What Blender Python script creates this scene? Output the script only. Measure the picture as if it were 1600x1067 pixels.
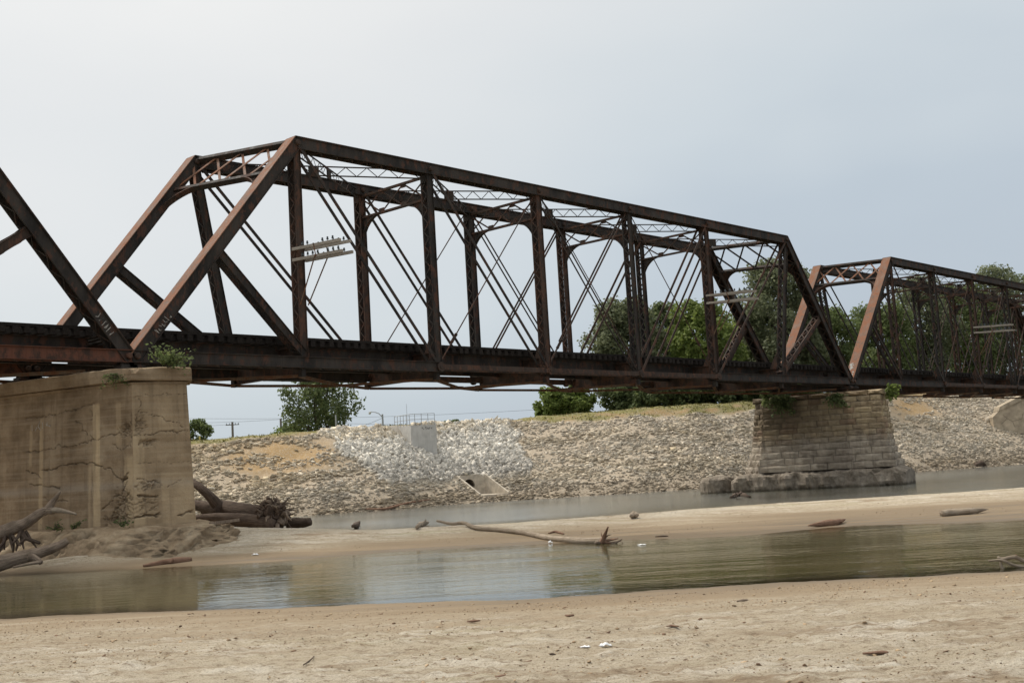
import bpy, math, random
import numpy as np
from mathutils import Vector, Matrix

for o in list(bpy.data.objects):
    bpy.data.objects.remove(o)
random.seed(7)
RNG = np.random.default_rng(7)
scene = bpy.context.scene
COL = scene.collection

# ------------------------------------------------------------------ camera
CAM = np.array([-22.541, -39.815, 2.22])
YAW, PITCH, ROLL, FPX = 0.823296, 0.109791, -0.058421, 1872.68
_fw = np.array([math.sin(YAW)*math.cos(PITCH), math.cos(YAW)*math.cos(PITCH), math.sin(PITCH)])
_r0 = np.array([math.cos(YAW), -math.sin(YAW), 0.0])
_u0 = np.cross(_r0, _fw)
_r = math.cos(ROLL)*_r0 + math.sin(ROLL)*_u0
_u = -math.sin(ROLL)*_r0 + math.cos(ROLL)*_u0
cam_data = bpy.data.cameras.new('camera')
cam_data.sensor_width = 36.0
cam_data.lens = 36.0*FPX/1600.0
cam_data.clip_start = 0.1
cam_data.clip_end = 8000
cam = bpy.data.objects.new('camera', cam_data)
COL.objects.link(cam)
cam.matrix_world = Matrix(((_r[0], _u[0], -_fw[0], CAM[0]), (_r[1], _u[1], -_fw[1], CAM[1]),
                           (_r[2], _u[2], -_fw[2], CAM[2]), (0, 0, 0, 1)))
scene.camera = cam

# ground frame: u runs along the near bank, v runs across the river
U2 = np.array([math.cos(YAW), -math.sin(YAW)])
V2 = np.array([math.sin(YAW), math.cos(YAW)])
def uvxy(u, v):
    return CAM[0] + U2[0]*u + V2[0]*v, CAM[1] + U2[1]*u + V2[1]*v
def to_uv(x, y):
    dx, dy = x - CAM[0], y - CAM[1]
    return dx*U2[0] + dy*U2[1], dx*V2[0] + dy*V2[1]

# ------------------------------------------------------------------ world, sun, exposure
SUN_EL = math.radians(56)
_sd = U2*(-0.80) + V2*0.60
SUN_DIR = Vector((_sd[0]*math.cos(SUN_EL), _sd[1]*math.cos(SUN_EL), math.sin(SUN_EL))).normalized()
world = bpy.data.worlds.new('World')
scene.world = world
world.use_nodes = True
wn = world.node_tree
for n in list(wn.nodes):
    wn.nodes.remove(n)
w_out = wn.nodes.new('ShaderNodeOutputWorld')
w_bg = wn.nodes.new('ShaderNodeBackground')
w_bg.inputs['Strength'].default_value = 0.0565
wn.links.new(w_bg.outputs[0], w_out.inputs[0])
sky = wn.nodes.new('ShaderNodeTexSky')
sky.sky_type = 'NISHITA'
sky.sun_disc = False
sky.sun_elevation = SUN_EL
sky.sun_rotation = math.atan2(SUN_DIR.x, SUN_DIR.y)
sky.dust_density = 2.0
tc = wn.nodes.new('ShaderNodeTexCoord')
def wmath(op, a, b=None, clamp=False):
    n = wn.nodes.new('ShaderNodeMath'); n.operation = op; n.use_clamp = clamp
    for i, x in enumerate((a, b)):
        if x is None: continue
        if isinstance(x, (int, float)): n.inputs[i].default_value = x
        else: wn.links.new(x, n.inputs[i])
    return n.outputs[0]
w_dot = wn.nodes.new('ShaderNodeVectorMath'); w_dot.operation = 'DOT_PRODUCT'
wn.links.new(tc.outputs['Generated'], w_dot.inputs[0])
w_dot.inputs[1].default_value = SUN_DIR
w_map = wn.nodes.new('ShaderNodeMapping')
w_map.inputs['Scale'].default_value = (1.0, 1.0, 2.6)
wn.links.new(tc.outputs['Generated'], w_map.inputs[0])
w_noise = wn.nodes.new('ShaderNodeTexNoise')
w_noise.inputs['Scale'].default_value = 1.7
w_noise.inputs['Detail'].default_value = 4.0
w_noise.inputs['Roughness'].default_value = 0.45
wn.links.new(w_map.outputs[0], w_noise.inputs['Vector'])
# thin overcast: brightest around the veiled sun, blue-grey away from it
w_sep = wn.nodes.new('ShaderNodeSeparateXYZ'); wn.links.new(tc.outputs['Generated'], w_sep.inputs[0])
w_f = wmath('ADD', wmath('MULTIPLY', w_dot.outputs['Value'], 0.80), wmath('MULTIPLY', w_noise.outputs[0], 0.62))
w_f = wmath('ADD', w_f, wmath('MULTIPLY', wmath('MAXIMUM', w_sep.outputs[2], 0.0), 0.75))
w_f = wmath('DIVIDE', wmath('SUBTRACT', w_f, 0.22), 1.6)
w_ramp = wn.nodes.new('ShaderNodeValToRGB')
cr = w_ramp.color_ramp
stops = [(0.18, (4.55, 5.15, 5.9)), (0.28, (5.2, 5.85, 6.45)), (0.36, (6.2, 6.75, 7.1)), (0.45, (7.0, 7.35, 7.5)), (0.58, (7.9, 8.0, 7.95)), (0.66, (8.6, 8.6, 8.4)), (0.82, (13.0, 12.8, 12.2)), (1.0, (19.0, 18.4, 17.2))]
for i, (p_, c_) in enumerate(stops):
    e = cr.elements[i] if i < 2 else cr.elements.new(p_)
    e.position = p_; e.color = c_+(1,)
wn.links.new(w_f, w_ramp.inputs[0])
w_mix = wn.nodes.new('ShaderNodeMixRGB')
w_mix.inputs[0].default_value = 0.9
wn.links.new(sky.outputs[0], w_mix.inputs[1])
wn.links.new(w_ramp.outputs[0], w_mix.inputs[2])
wn.links.new(w_mix.outputs[0], w_bg.inputs['Color'])

sun_data = bpy.data.lights.new('sun', 'SUN')
sun_data.energy = 1.5
sun_data.angle = math.radians(12)
sun_data.color = (1.0, 0.95, 0.87)
sun = bpy.data.objects.new('sun', sun_data)
COL.objects.link(sun)
sun.rotation_euler = SUN_DIR.to_track_quat('Z', 'Y').to_euler()
sun.location = (0, 0, 60)

scene.view_settings.view_transform = 'Standard'
scene.view_settings.look = 'None'
scene.view_settings.exposure = 0.90
scene.view_settings.gamma = 1.0
scene.view_settings.use_curve_mapping = False
scene.render.engine = 'CYCLES'

# ------------------------------------------------------------------ noise
def _h(ix, iy, s):
    n = (ix.astype(np.int64)*374761393 + iy.astype(np.int64)*668265263 + s*1442695041) & 0x7fffffff
    n = ((n ^ (n >> 13))*1274126177) & 0x7fffffff
    return ((n ^ (n >> 16)) & 0xffff)/65535.0
def vnoise(x, y, s=0):
    x = np.asarray(x, float); y = np.asarray(y, float)
    ix = np.floor(x); iy = np.floor(y)
    fx = x-ix; fy = y-iy
    fx = fx*fx*(3-2*fx); fy = fy*fy*(3-2*fy)
    a = _h(ix, iy, s); b = _h(ix+1, iy, s); c = _h(ix, iy+1, s); d = _h(ix+1, iy+1, s)
    return (a*(1-fx)+b*fx)*(1-fy) + (c*(1-fx)+d*fx)*fy
def fbm(x, y, s=0, o=4, g=0.5):
    t = 0; a = 1.0; n = 0
    for i in range(o):
        t = t + a*vnoise(x*2**i+17.3*i, y*2**i-9.1*i, s+i); n += a; a *= g
    return t/n
def sstep(a, b, x):
    t = np.clip((x-a)/(b-a), 0, 1)
    return t*t*(3-2*t)

# ------------------------------------------------------------------ terrain profile
def E1(u): return np.interp(u, [-400, -40, -10.4, -5, -0.3, 4.3, 9, 40, 400], [30, 27, 23.9, 22.9, 21.9, 21.8, 21.7, 22, 24])
def E2(u): return np.interp(u, [-400, -40, -16.5, -11.8, -8, -4.4, 0, 3.5, 6.3, 8.3, 10.5, 13, 15, 40, 400],
                            [37, 37, 38.2, 37.3, 36.7, 38.4, 37.9, 37.1, 36, 37.2, 38, 36, 35.8, 35, 34])
def EC(u): return np.interp(u, [-400, -40, -20, -10, -5.5, 0, 5, 11, 17.5, 22, 60, 400], [48, 47, 46.5, 45.2, 45, 45.5, 47.8, 50, 50, 51.3, 55, 70])
def HC(u): return np.interp(u, [-400, -20, -13, -10, -7.5, -5.5, 0, 5, 60, 400], [.8, .85, .85, .80, .62, .48, .41, .40, .42, .4])
def E4(u): return np.interp(u, [-400, -60, -30, -16, -10.7, -6, 0, 10, 17, 28, 41, 58, 110, 400],
                            [80, 82, 86, 91, 94.5, 99.5, 102, 102.5, 105.0, 114.5, 123.5, 136, 165, 300])
def ZC(u): return np.interp(u, [-400, -60, -30, -16, 0, 22, 40, 60, 400], [5.6, 5.8, 6.35, 7.0, 7.5, 8.2, 9.7, 10.8, 11])
def H(u, v):
    u = np.asarray(u, float); v = np.asarray(v, float)
    wob = (fbm(u*0.35, v*0.35, 5, 3)-0.5)*1.1 + (fbm(u*1.7, v*0.9, 6, 3)-0.5)*0.38
    e1, e2, ec, hc, e4, zc = E1(u)+wob*0.8, E2(u)+wob*0.6, EC(u)+wob*0.3, HC(u), E4(u), ZC(u)
    e3 = ec+2.6
    s = np.maximum(e1-v, 0)
    z1 = 0.50*(1-np.exp(-s*0.11))
    t = np.clip((v-e1)/(e2-e1), 0, 1)
    z2 = -0.50*np.sin(np.pi*t)**0.8
    t = np.clip((v-e2)/(ec-e2), 0, 1)
    lo_ = sstep(-6, 4, u); z3 = hc*((0.55*t + 0.45*sstep(0.15, 1.0, t))*(1-lo_) + (0.30*t + 0.70*sstep(0.52, 0.98, t))*lo_)
    t = np.clip((v-ec)/(e3-ec), 0, 1)
    z4 = hc*(1-t)*(1+0.5*t)
    t = np.clip((v-e3)/(e4-e3), 0, 1)
    z5 = -0.8*np.clip(np.sin(np.pi*t), 0, 1)**0.7
    d = v-e4
    z6 = np.where(d*0.5 < zc, d*0.5, np.maximum(zc+0.25*(1-np.exp(-(d-2*zc)*0.2))-np.maximum(d-2*zc-7, 0)*0.16, 3.9))
    z = np.where(v < e1, z1, np.where(v < e2, z2, np.where(v < ec, z3, np.where(v < e3, z4, np.where(v < e4, z5, z6)))))
    # sand mound in front of the concrete footing
    z = z + 0.30*np.exp(-((u+14.6)/2.0)**2-((v-39.4)/0.9)**2)
    return z
def ray(px, py):
    return _fw + (px-800.0)/FPX*_r - (py-533.5)/FPX*_u
def hit(px, py, v0=5.0, v1=220.0):
    """first place where the line of sight meets the terrain"""
    d = ray(px, py); dv = d[0]*V2[0]+d[1]*V2[1]
    vs = np.arange(v0, v1, 0.04)
    pts = CAM[None, :] + d[None, :]*(vs/dv)[:, None]
    uu, vv = to_uv(pts[:, 0], pts[:, 1])
    below = np.maximum(H(uu, vv), 0.0) >= pts[:, 2]
    i = int(np.argmax(below)) if below.any() else len(vs)-1
    return Vector(pts[i])
def onv(px, py, v):
    d = ray(px, py); return Vector(CAM + d*(v/(d[0]*V2[0]+d[1]*V2[1])))
def ground_z(x, y):
    u, v = to_uv(x, y); return float(H(u, v))

# ------------------------------------------------------------------ materials
def new_mat(name, rough=0.85, spec=0.3):
    m = bpy.data.materials.new(name); m.use_nodes = True
    nt = m.node_tree; b = nt.nodes['Principled BSDF']
    b.inputs['Roughness'].default_value = rough
    b.inputs['Specular IOR Level'].default_value = spec
    return m, nt, b
def setin(nt, sock, x):
    if isinstance(x, bpy.types.NodeSocket): nt.links.new(x, sock)
    else: sock.default_value = x
def n_pos(nt): return nt.nodes.new('ShaderNodeNewGeometry').outputs['Position']
def n_rand(nt): return nt.nodes.new('ShaderNodeNewGeometry').outputs['Random Per Island']
def n_obj(nt): return nt.nodes.new('ShaderNodeTexCoord').outputs['Object']
def n_objrand(nt): return nt.nodes.new('ShaderNodeObjectInfo').outputs['Random']
def n_attr(nt, name, out='Color'):
    a = nt.nodes.new('ShaderNodeAttribute'); a.attribute_name = name; return a.outputs[out]
def n_map(nt, vec, scale=(1, 1, 1), rot=(0, 0, 0)):
    m = nt.nodes.new('ShaderNodeMapping'); nt.links.new(vec, m.inputs[0])
    m.inputs['Scale'].default_value = scale; m.inputs['Rotation'].default_value = rot
    return m.outputs[0]
def n_noise(nt, vec, scale, detail=4, rough=0.55, dist=0.0):
    n = nt.nodes.new('ShaderNodeTexNoise'); nt.links.new(vec, n.inputs['Vector'])
    n.inputs['Scale'].default_value = scale; n.inputs['Detail'].default_value = detail
    n.inputs['Roughness'].default_value = rough; n.inputs['Distortion'].default_value = dist
    return n.outputs[0]
def n_vor(nt, vec, scale, feat='F1', out='Distance'):
    n = nt.nodes.new('ShaderNodeTexVoronoi'); nt.links.new(vec, n.inputs['Vector'])
    n.feature = feat; n.inputs['Scale'].default_value = scale
    return n.outputs[out]
def n_ramp(nt, fac, stops, interp='LINEAR'):
    n = nt.nodes.new('ShaderNodeValToRGB'); nt.links.new(fac, n.inputs[0])
    r = n.color_ramp; r.interpolation = interp
    for i, (p, c) in enumerate(stops):
        if not hasattr(c, '__len__'): c = (c, c, c)
        e = r.elements[i] if i < 2 else r.elements.new(p)
        e.position = p; e.color = (c[0], c[1], c[2], 1)
    return n.outputs[0]
def n_mix(nt, fac, a, b, mode='MIX'):
    n = nt.nodes.new('ShaderNodeMixRGB'); n.blend_type = mode
    for s, x in zip(n.inputs, (fac, a, b)):
        if isinstance(x, tuple) and len(x) == 3: x = x+(1,)
        setin(nt, s, x)
    return n.outputs[0]
def n_math(nt, op, a, b=0.0, clamp=False):
    n = nt.nodes.new('ShaderNodeMath'); n.operation = op; n.use_clamp = clamp
    setin(nt, n.inputs[0], a); setin(nt, n.inputs[1], b); return n.outputs[0]
def n_sep(nt, vec):
    n = nt.nodes.new('ShaderNodeSeparateXYZ'); nt.links.new(vec, n.inputs[0]); return n.outputs
def n_bump(nt, b, h, strength=0.5, dist=0.02):
    n = nt.nodes.new('ShaderNodeBump'); nt.links.new(h, n.inputs['Height'])
    n.inputs['Strength'].default_value = strength; n.inputs['Distance'].default_value = dist
    nt.links.new(n.outputs[0], b.inputs['Normal'])
MAT = {}

def m_steel(name, dark, mid, rust, rust_amt):
    m, nt, b = new_mat(name, 0.62, 0.16)
    p = n_pos(nt)
    a = n_noise(nt, n_map(nt, p, (1, 1, 0.35)), 1.3, 6, 0.62)
    c = n_ramp(nt, a, [(0.34, dark), (0.62, mid)])
    r = n_noise(nt, n_map(nt, p, (1.2, 1.2, 0.7)), 2.6, 7, 0.68)
    rm = n_ramp(nt, r, [(0.58-rust_amt*0.26, 0.0), (0.66-rust_amt*0.2, 1.0)])
    c = n_mix(nt, rm, c, rust)
    st = n_noise(nt, n_map(nt, p, (9, 9, 0.6)), 2.0, 4, 0.6)
    c = n_mix(nt, n_ramp(nt, st, [(0.5, 0.0), (0.8, 0.45)]), c, tuple(x*0.45 for x in dark))
    nt.links.new(c, b.inputs['Base Color'])
    nt.links.new(n_ramp(nt, r, [(0.35, 0.62), (0.7, 0.9)]), b.inputs['Roughness'])
    n_bump(nt, b, n_noise(nt, p, 22, 5, 0.65), 0.35, 0.012)
    MAT[name] = m
m_steel('steel', (0.021, 0.019, 0.017), (0.056, 0.047, 0.040), (0.092, 0.050, 0.036), 0.22)
m_steel('steel_rusty', (0.034, 0.024, 0.019), (0.070, 0.049, 0.038), (0.108, 0.057, 0.039), 0.36)
m_steel('rust_plate', (0.12, 0.072, 0.050), (0.215, 0.125, 0.085), (0.235, 0.108, 0.062), 0.55)
m_steel('steel_tan', (0.10, 0.07, 0.05), (0.19, 0.135, 0.09), (0.16, 0.075, 0.04), 0.5)

def m_wood(name, dark, light, scale=1.0):
    m, nt, b = new_mat(name, 0.9, 0.15)
    g = n_attr(nt, 'grain', 'Vector')
    a = n_noise(nt, n_map(nt, g, (14*scale, 14*scale, 1.1*scale)), 1.6, 7, 0.7, 0.5)
    c = n_ramp(nt, a, [(0.28, dark), (0.72, light)])
    k = n_noise(nt, n_pos(nt), 3.0, 4, 0.6)
    c = n_mix(nt, n_ramp(nt, k, [(0.42, 0.0), (0.72, 0.55)]), c, tuple(x*0.55 for x in dark))
    nt.links.new(c, b.inputs['Base Color'])
    n_bump(nt, b, a, 1.0, 0.06)
    MAT[name] = m
m_wood('driftwood', (0.13, 0.092, 0.064), (0.42, 0.33, 0.25))
m_wood('driftwood_dark', (0.065, 0.045, 0.034), (0.19, 0.14, 0.105))
m_wood('driftwood_pale', (0.26, 0.20, 0.14), (0.48, 0.40, 0.31))
m_wood('driftwood_red', (0.19, 0.10, 0.062), (0.36, 0.235, 0.165))
m_wood('bark', (0.05, 0.04, 0.03), (0.14, 0.115, 0.09))

def m_plainwood(name, dark, light, sc):
    m, nt, b = new_mat(name, 0.9, 0.15)
    a = n_noise(nt, n_map(nt, n_obj(nt), sc), 2.0, 6, 0.65)
    c = n_ramp(nt, a, [(0.3, dark), (0.7, light)])
    c = n_mix(nt, n_math(nt, 'MULTIPLY', n_objrand(nt), 0.5), c, dark)
    nt.links.new(c, b.inputs['Base Color'])
    n_bump(nt, b, a, 0.6, 0.02)
    MAT[name] = m
m_plainwood('tie_wood', (0.012, 0.010, 0.009), (0.048, 0.040, 0.034), (8, 1, 8))
m_plainwood('arm_wood', (0.24, 0.21, 0.175), (0.46, 0.42, 0.36), (9, 1, 9))
m_plainwood('pole_wood', (0.14, 0.12, 0.10), (0.27, 0.24, 0.21), (6, 6, 0.5))

def m_simple(name, col, rough=0.7, var=0.25, scale=6.0, spec=0.3, metal=0.0, bump=0.2):
    m, nt, b = new_mat(name, rough, spec)
    a = n_noise(nt, n_pos(nt), scale, 5, 0.6)
    c = n_ramp(nt, a, [(0.3, tuple(x*(1-var) for x in col)), (0.7, tuple(min(1, x*(1+var)) for x in col))])
    nt.links.new(c, b.inputs['Base Color'])
    b.inputs['Metallic'].default_value = metal
    if bump: n_bump(nt, b, n_noise(nt, n_pos(nt), scale*5, 4, 0.6), bump, 0.01)
    MAT[name] = m
m_simple('insulator', (0.035, 0.05, 0.06), 0.15, 0.2, 8, 0.6, bump=0)
m_simple('galvanised', (0.36, 0.37, 0.37), 0.5, 0.15, 8, 0.4, 0.3, 0)
m_simple('white_plastic', (0.80, 0.80, 0.79), 0.45, 0.08, 12)
m_simple('yellow_paint', (0.55, 0.45, 0.12), 0.6, 0.2, 8, bump=0)
m_simple('wire', (0.10, 0.10, 0.105), 0.6, 0.1, 1, bump=0)
m_simple('pale_paint', (0.36, 0.34, 0.31), 0.9, 0.4, 9, bump=0)
m_simple('dark_paint', (0.09, 0.085, 0.08), 0.9, 0.4, 9, bump=0)
m_simple('mud_clod', (0.26, 0.19, 0.125), 0.95, 0.4, 9)
m_simple('lamp_glass', (0.55, 0.55, 0.52), 0.3, 0.1, 9, bump=0)

def m_concrete_new(name):
    m, nt, b = new_mat(name, 0.85, 0.25)
    p = n_pos(nt)
    a = n_noise(nt, p, 1.6, 6, 0.6)
    c = n_ramp(nt, a, [(0.3, (0.46, 0.445, 0.41)), (0.7, (0.60, 0.58, 0.54))])
    s = n_noise(nt, n_map(nt, p, (4, 4, 0.5)), 1.5, 4, 0.6)
    c = n_mix(nt, n_ramp(nt, s, [(0.5, 0.0), (0.8, 0.5)]), c, (0.28, 0.265, 0.24))
    nt.links.new(c, b.inputs['Base Color'])
    n_bump(nt, b, n_noise(nt, p, 25, 4, 0.6), 0.2, 0.01)
    MAT[name] = m
m_concrete_new('concrete_new')
m_simple('abutment_concrete', (0.40, 0.33, 0.24), 0.9, 0.35, 1.2)
m_simple('concrete_tan', (0.50, 0.435, 0.345), 0.9, 0.28, 2.5)

def m_concrete_old():
    m, nt, b = new_mat('concrete_old', 0.92, 0.2)
    p = n_pos(nt)
    a = n_noise(nt, p, 0.9, 7, 0.62)
    c = n_ramp(nt, a, [(0.30, (0.150, 0.101, 0.059)), (0.52, (0.268, 0.192, 0.118)), (0.72, (0.40, 0.305, 0.20))])
    # board-form bands: slightly different pours, stacked in height
    z = n_sep(nt, p)[2]
    band = n_noise(nt, n_map(nt, p, (0.12, 0.12, 5.0)), 2.0, 3, 0.7)
    c = n_mix(nt, n_ramp(nt, band, [(0.46, 0.0), (0.70, 0.40)]), c, (0.40, 0.32, 0.225))
    # silt line left by high water
    silt = n_ramp(nt, n_math(nt, 'ADD', z, n_math(nt, 'MULTIPLY', a, 0.4)), [(0.0, 0.0), (1.0, 1.0)])
    sl = n_math(nt, 'SUBTRACT', 1.0, n_math(nt, 'MULTIPLY', n_math(nt, 'ABSOLUTE', n_math(nt, 'SUBTRACT', n_math(nt, 'ADD', z, n_math(nt, 'MULTIPLY', a, 0.3)), 2.75)), 4.5), True)
    c = n_mix(nt, n_math(nt, 'MULTIPLY', n_math(nt, 'MAXIMUM', sl, 0.0), 0.5), c, (0.36, 0.31, 0.25))
    # pale repair strips, the paler nose face and drip stains come from an attribute painted on the faces
    rep = n_attr(nt, 'repair', 'Fac')
    c = n_mix(nt, n_math(nt, 'MULTIPLY', rep, n_ramp(nt, n_noise(nt, n_map(nt, p, (2, 2, 0.7)), 1.5, 4, 0.6), [(0.25, 0.55), (0.6, 1.0)])), c, (0.58, 0.44, 0.27))
    crk = n_attr(nt, 'crack', 'Fac')
    c = n_mix(nt, n_math(nt, 'MULTIPLY', crk, 0.45), c, (0.085, 0.063, 0.045))
    st = n_noise(nt, n_map(nt, p, (3, 3, 0.12)), 1.6, 5, 0.65)
    c = n_mix(nt, n_ramp(nt, st, [(0.52, 0.0), (0.74, 0.45)]), c, (0.105, 0.075, 0.048))
    nt.links.new(c, b.inputs['Base Color'])
    n_bump(nt, b, n_math(nt, 'ADD', n_noise(nt, p, 14, 6, 0.7), n_math(nt, 'MULTIPLY', band, 0.25)), 0.6, 0.035)
    MAT['concrete_old'] = m
m_concrete_old()

def m_rubble_footing(name, k0, k1, k2):
    m, nt, b = new_mat(name, 0.95, 0.15)
    p = n_pos(nt)
    a = n_noise(nt, p, 1.8, 8, 0.68)
    c = n_ramp(nt, a, [(0.32, k0), (0.5, k1), (0.68, k2)])
    zw = n_math(nt, 'ADD', n_sep(nt, p)[2], n_math(nt, 'MULTIPLY', a, 0.3))
    c = n_mix(nt, n_ramp(nt, zw, [(0.20, 0.75), (0.36, 0.0)]), c, (0.055, 0.045, 0.03))
    crk = n_attr(nt, 'crack', 'Fac')
    c = n_mix(nt, n_math(nt, 'MULTIPLY', crk, 0.7), c, (0.06, 0.047, 0.035))
    nt.links.new(c, b.inputs['Base Color'])
    n_bump(nt, b, n_noise(nt, p, 9, 8, 0.75), 0.9, 0.06)
    MAT[name] = m
m_rubble_footing('footing_concrete', (0.20, 0.142, 0.088), (0.34, 0.255, 0.165), (0.46, 0.365, 0.25))
m_rubble_footing('footing_grey', (0.105, 0.085, 0.064), (0.215, 0.18, 0.14), (0.36, 0.31, 0.25))

def m_masonry():
    m, nt, b = new_mat('sandstone', 0.92, 0.2)
    p = n_pos(nt)
    z = n_sep(nt, p)[2]
    a = n_noise(nt, p, 2.2, 7, 0.65)
    c = n_ramp(nt, a, [(0.3, (0.21, 0.155, 0.095)), (0.7, (0.44, 0.345, 0.225))])
    rnd = n_objrand(nt)
    c = n_mix(nt, n_ramp(nt, rnd, [(0.0, 0.0), (1.0, 0.85)]), c, (0.47, 0.365, 0.225))
    c = n_mix(nt, n_ramp(nt, n_math(nt, 'FRACT', n_math(nt, 'MULTIPLY', rnd, 7.3)), [(0.75, 0.0), (1.0, 0.6)]), c, (0.20, 0.105, 0.07))
    # flood-silted grey below the high-water mark
    g = n_math(nt, 'ADD', z, n_math(nt, 'MULTIPLY', n_noise(nt, p, 0.8, 3, 0.5), 1.2))
    gm = n_ramp(nt, n_math(nt, 'DIVIDE', g, 8.0), [(0.46, 0.85), (0.56, 0.0)])
    c = n_mix(nt, gm, c, n_ramp(nt, a, [(0.3, (0.27, 0.225, 0.175)), (0.7, (0.48, 0.42, 0.345))]))
    st = n_noise(nt, n_map(nt, p, (2.2, 2.2, 0.25)), 1.2, 5, 0.65)
    c = n_mix(nt, n_ramp(nt, st, [(0.50, 0.0), (0.74, 0.60)]), c, (0.08, 0.062, 0.048))
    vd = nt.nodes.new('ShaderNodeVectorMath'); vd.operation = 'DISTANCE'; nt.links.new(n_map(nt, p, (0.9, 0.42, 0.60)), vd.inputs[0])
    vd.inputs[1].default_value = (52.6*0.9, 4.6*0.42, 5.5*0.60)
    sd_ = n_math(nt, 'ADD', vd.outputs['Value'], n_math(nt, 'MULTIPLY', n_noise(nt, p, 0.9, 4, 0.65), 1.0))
    c = n_mix(nt, n_ramp(nt, n_math(nt, 'MULTIPLY', sd_, 0.4), [(0.48, 0.80), (0.92, 0.0)]), c, (0.075, 0.057, 0.038))  # dark upper-left patch: staining plus the bridge's shade painted into the stone colour
    so = n_noise(nt, n_map(nt, p, (0.35, 0.35, 0.22)), 1.0, 4, 0.6)
    c = n_mix(nt, n_ramp(nt, so, [(0.48, 0.0), (0.64, 0.55)]), c, (0.10, 0.078, 0.058))
    nt.links.new(c, b.inputs['Base Color'])
    n_bump(nt, b, n_noise(nt, p, 8, 7, 0.72), 0.8, 0.05)
    MAT['sandstone'] = m
    m, nt, b = new_mat('mortar', 0.95, 0.1)
    c = n_ramp(nt, n_noise(nt, n_pos(nt), 5, 4, 0.6), [(0.3, (0.07, 0.055, 0.042)), (0.7, (0.14, 0.115, 0.09))])
    nt.links.new(c, b.inputs['Base Color'])
    MAT['mortar'] = m
m_masonry()

def m_sand():
    m, nt, b = new_mat('sand', 0.93, 0.2)
    p = n_pos(nt)
    s = n_map(nt, p, (1, 1, 0.0))
    rot = n_map(nt, s, (1, 1, 1), (0, 0, YAW))
    st = n_map(nt, rot, (0.12, 1.0, 1))          # streaks follow the water's edge
    z = n_sep(nt, p)[2]
    big = n_noise(nt, st, 0.62, 6, 0.62, 0.5)
    mid = n_noise(nt, n_map(nt, rot, (0.35, 1.0, 1)), 1.7, 9, 0.76, 0.4)
    fine = n_noise(nt, n_map(nt, rot, (0.6, 1, 1)), 9, 9, 0.85)
    h = n_math(nt, 'ADD', z, n_math(nt, 'MULTIPLY', n_math(nt, 'SUBTRACT', big, 0.5), 0.42))
    c = n_ramp(nt, h, [(0.0, (0.140, 0.100, 0.055)), (0.05, (0.200, 0.148, 0.090)), (0.12, (0.28, 0.217, 0.142)),
                       (0.24, (0.51, 0.425, 0.305)), (0.38, (0.61, 0.53, 0.40))])
    dry = n_ramp(nt, h, [(0.14, 0.0), (0.32, 1.0)])
    # brown rough silt patches, then pale salt crust
    silt = n_noise(nt, n_map(nt, rot, (0.22, 1.0, 1), (0, 0, 0.08)), 1.0, 10, 0.78, 0.5)
    c = n_mix(nt, n_math(nt, 'MULTIPLY', n_ramp(nt, silt, [(0.49, 0.0), (0.58, 0.80)]), dry), c, (0.32, 0.232, 0.145))
    c = n_mix(nt, n_math(nt, 'MULTIPLY', n_ramp(nt, mid, [(0.50, 0.0), (0.60, 0.85)]), dry), c, (0.74, 0.67, 0.55))
    c = n_mix(nt, n_math(nt, 'MULTIPLY', n_ramp(nt, fine, [(0.40, 0.85), (0.49, 0.0)]), n_ramp(nt, h, [(0.05, 0.15), (0.25, 1.0)])), c, (0.21, 0.145, 0.088))
    c = n_mix(nt, n_ramp(nt, n_noise(nt, s, 40, 5, 0.8), [(0.38, 0.6), (0.51, 0.0)]), c, (0.22, 0.155, 0.10))
    alg = n_noise(nt, n_map(nt, rot, (0.15, 1.0, 1)), 0.9, 6, 0.65)
    c = n_mix(nt, n_math(nt, 'MULTIPLY', n_ramp(nt, alg, [(0.56, 0.0), (0.70, 0.45)]), dry), c, (0.33, 0.30, 0.14))
    nt.links.new(c, b.inputs['Base Color'])
    nt.links.new(n_ramp(nt, h, [(0.0, 0.42), (0.10, 0.93)]), b.inputs['Roughness'])
    bh = n_math(nt, 'ADD', n_math(nt, 'MULTIPLY', mid, 1.3), fine)
    bs = nt.nodes.new('ShaderNodeBump'); nt.links.new(bh, bs.inputs['Height'])
    bs.inputs['Distance'].default_value = 0.10
    nt.links.new(n_ramp(nt, h, [(0.02, 0.08), (0.22, 0.8)]), bs.inputs['Strength'])
    nt.links.new(bs.outputs[0], b.inputs['Normal'])
    MAT['sand'] = m
m_sand()

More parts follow.
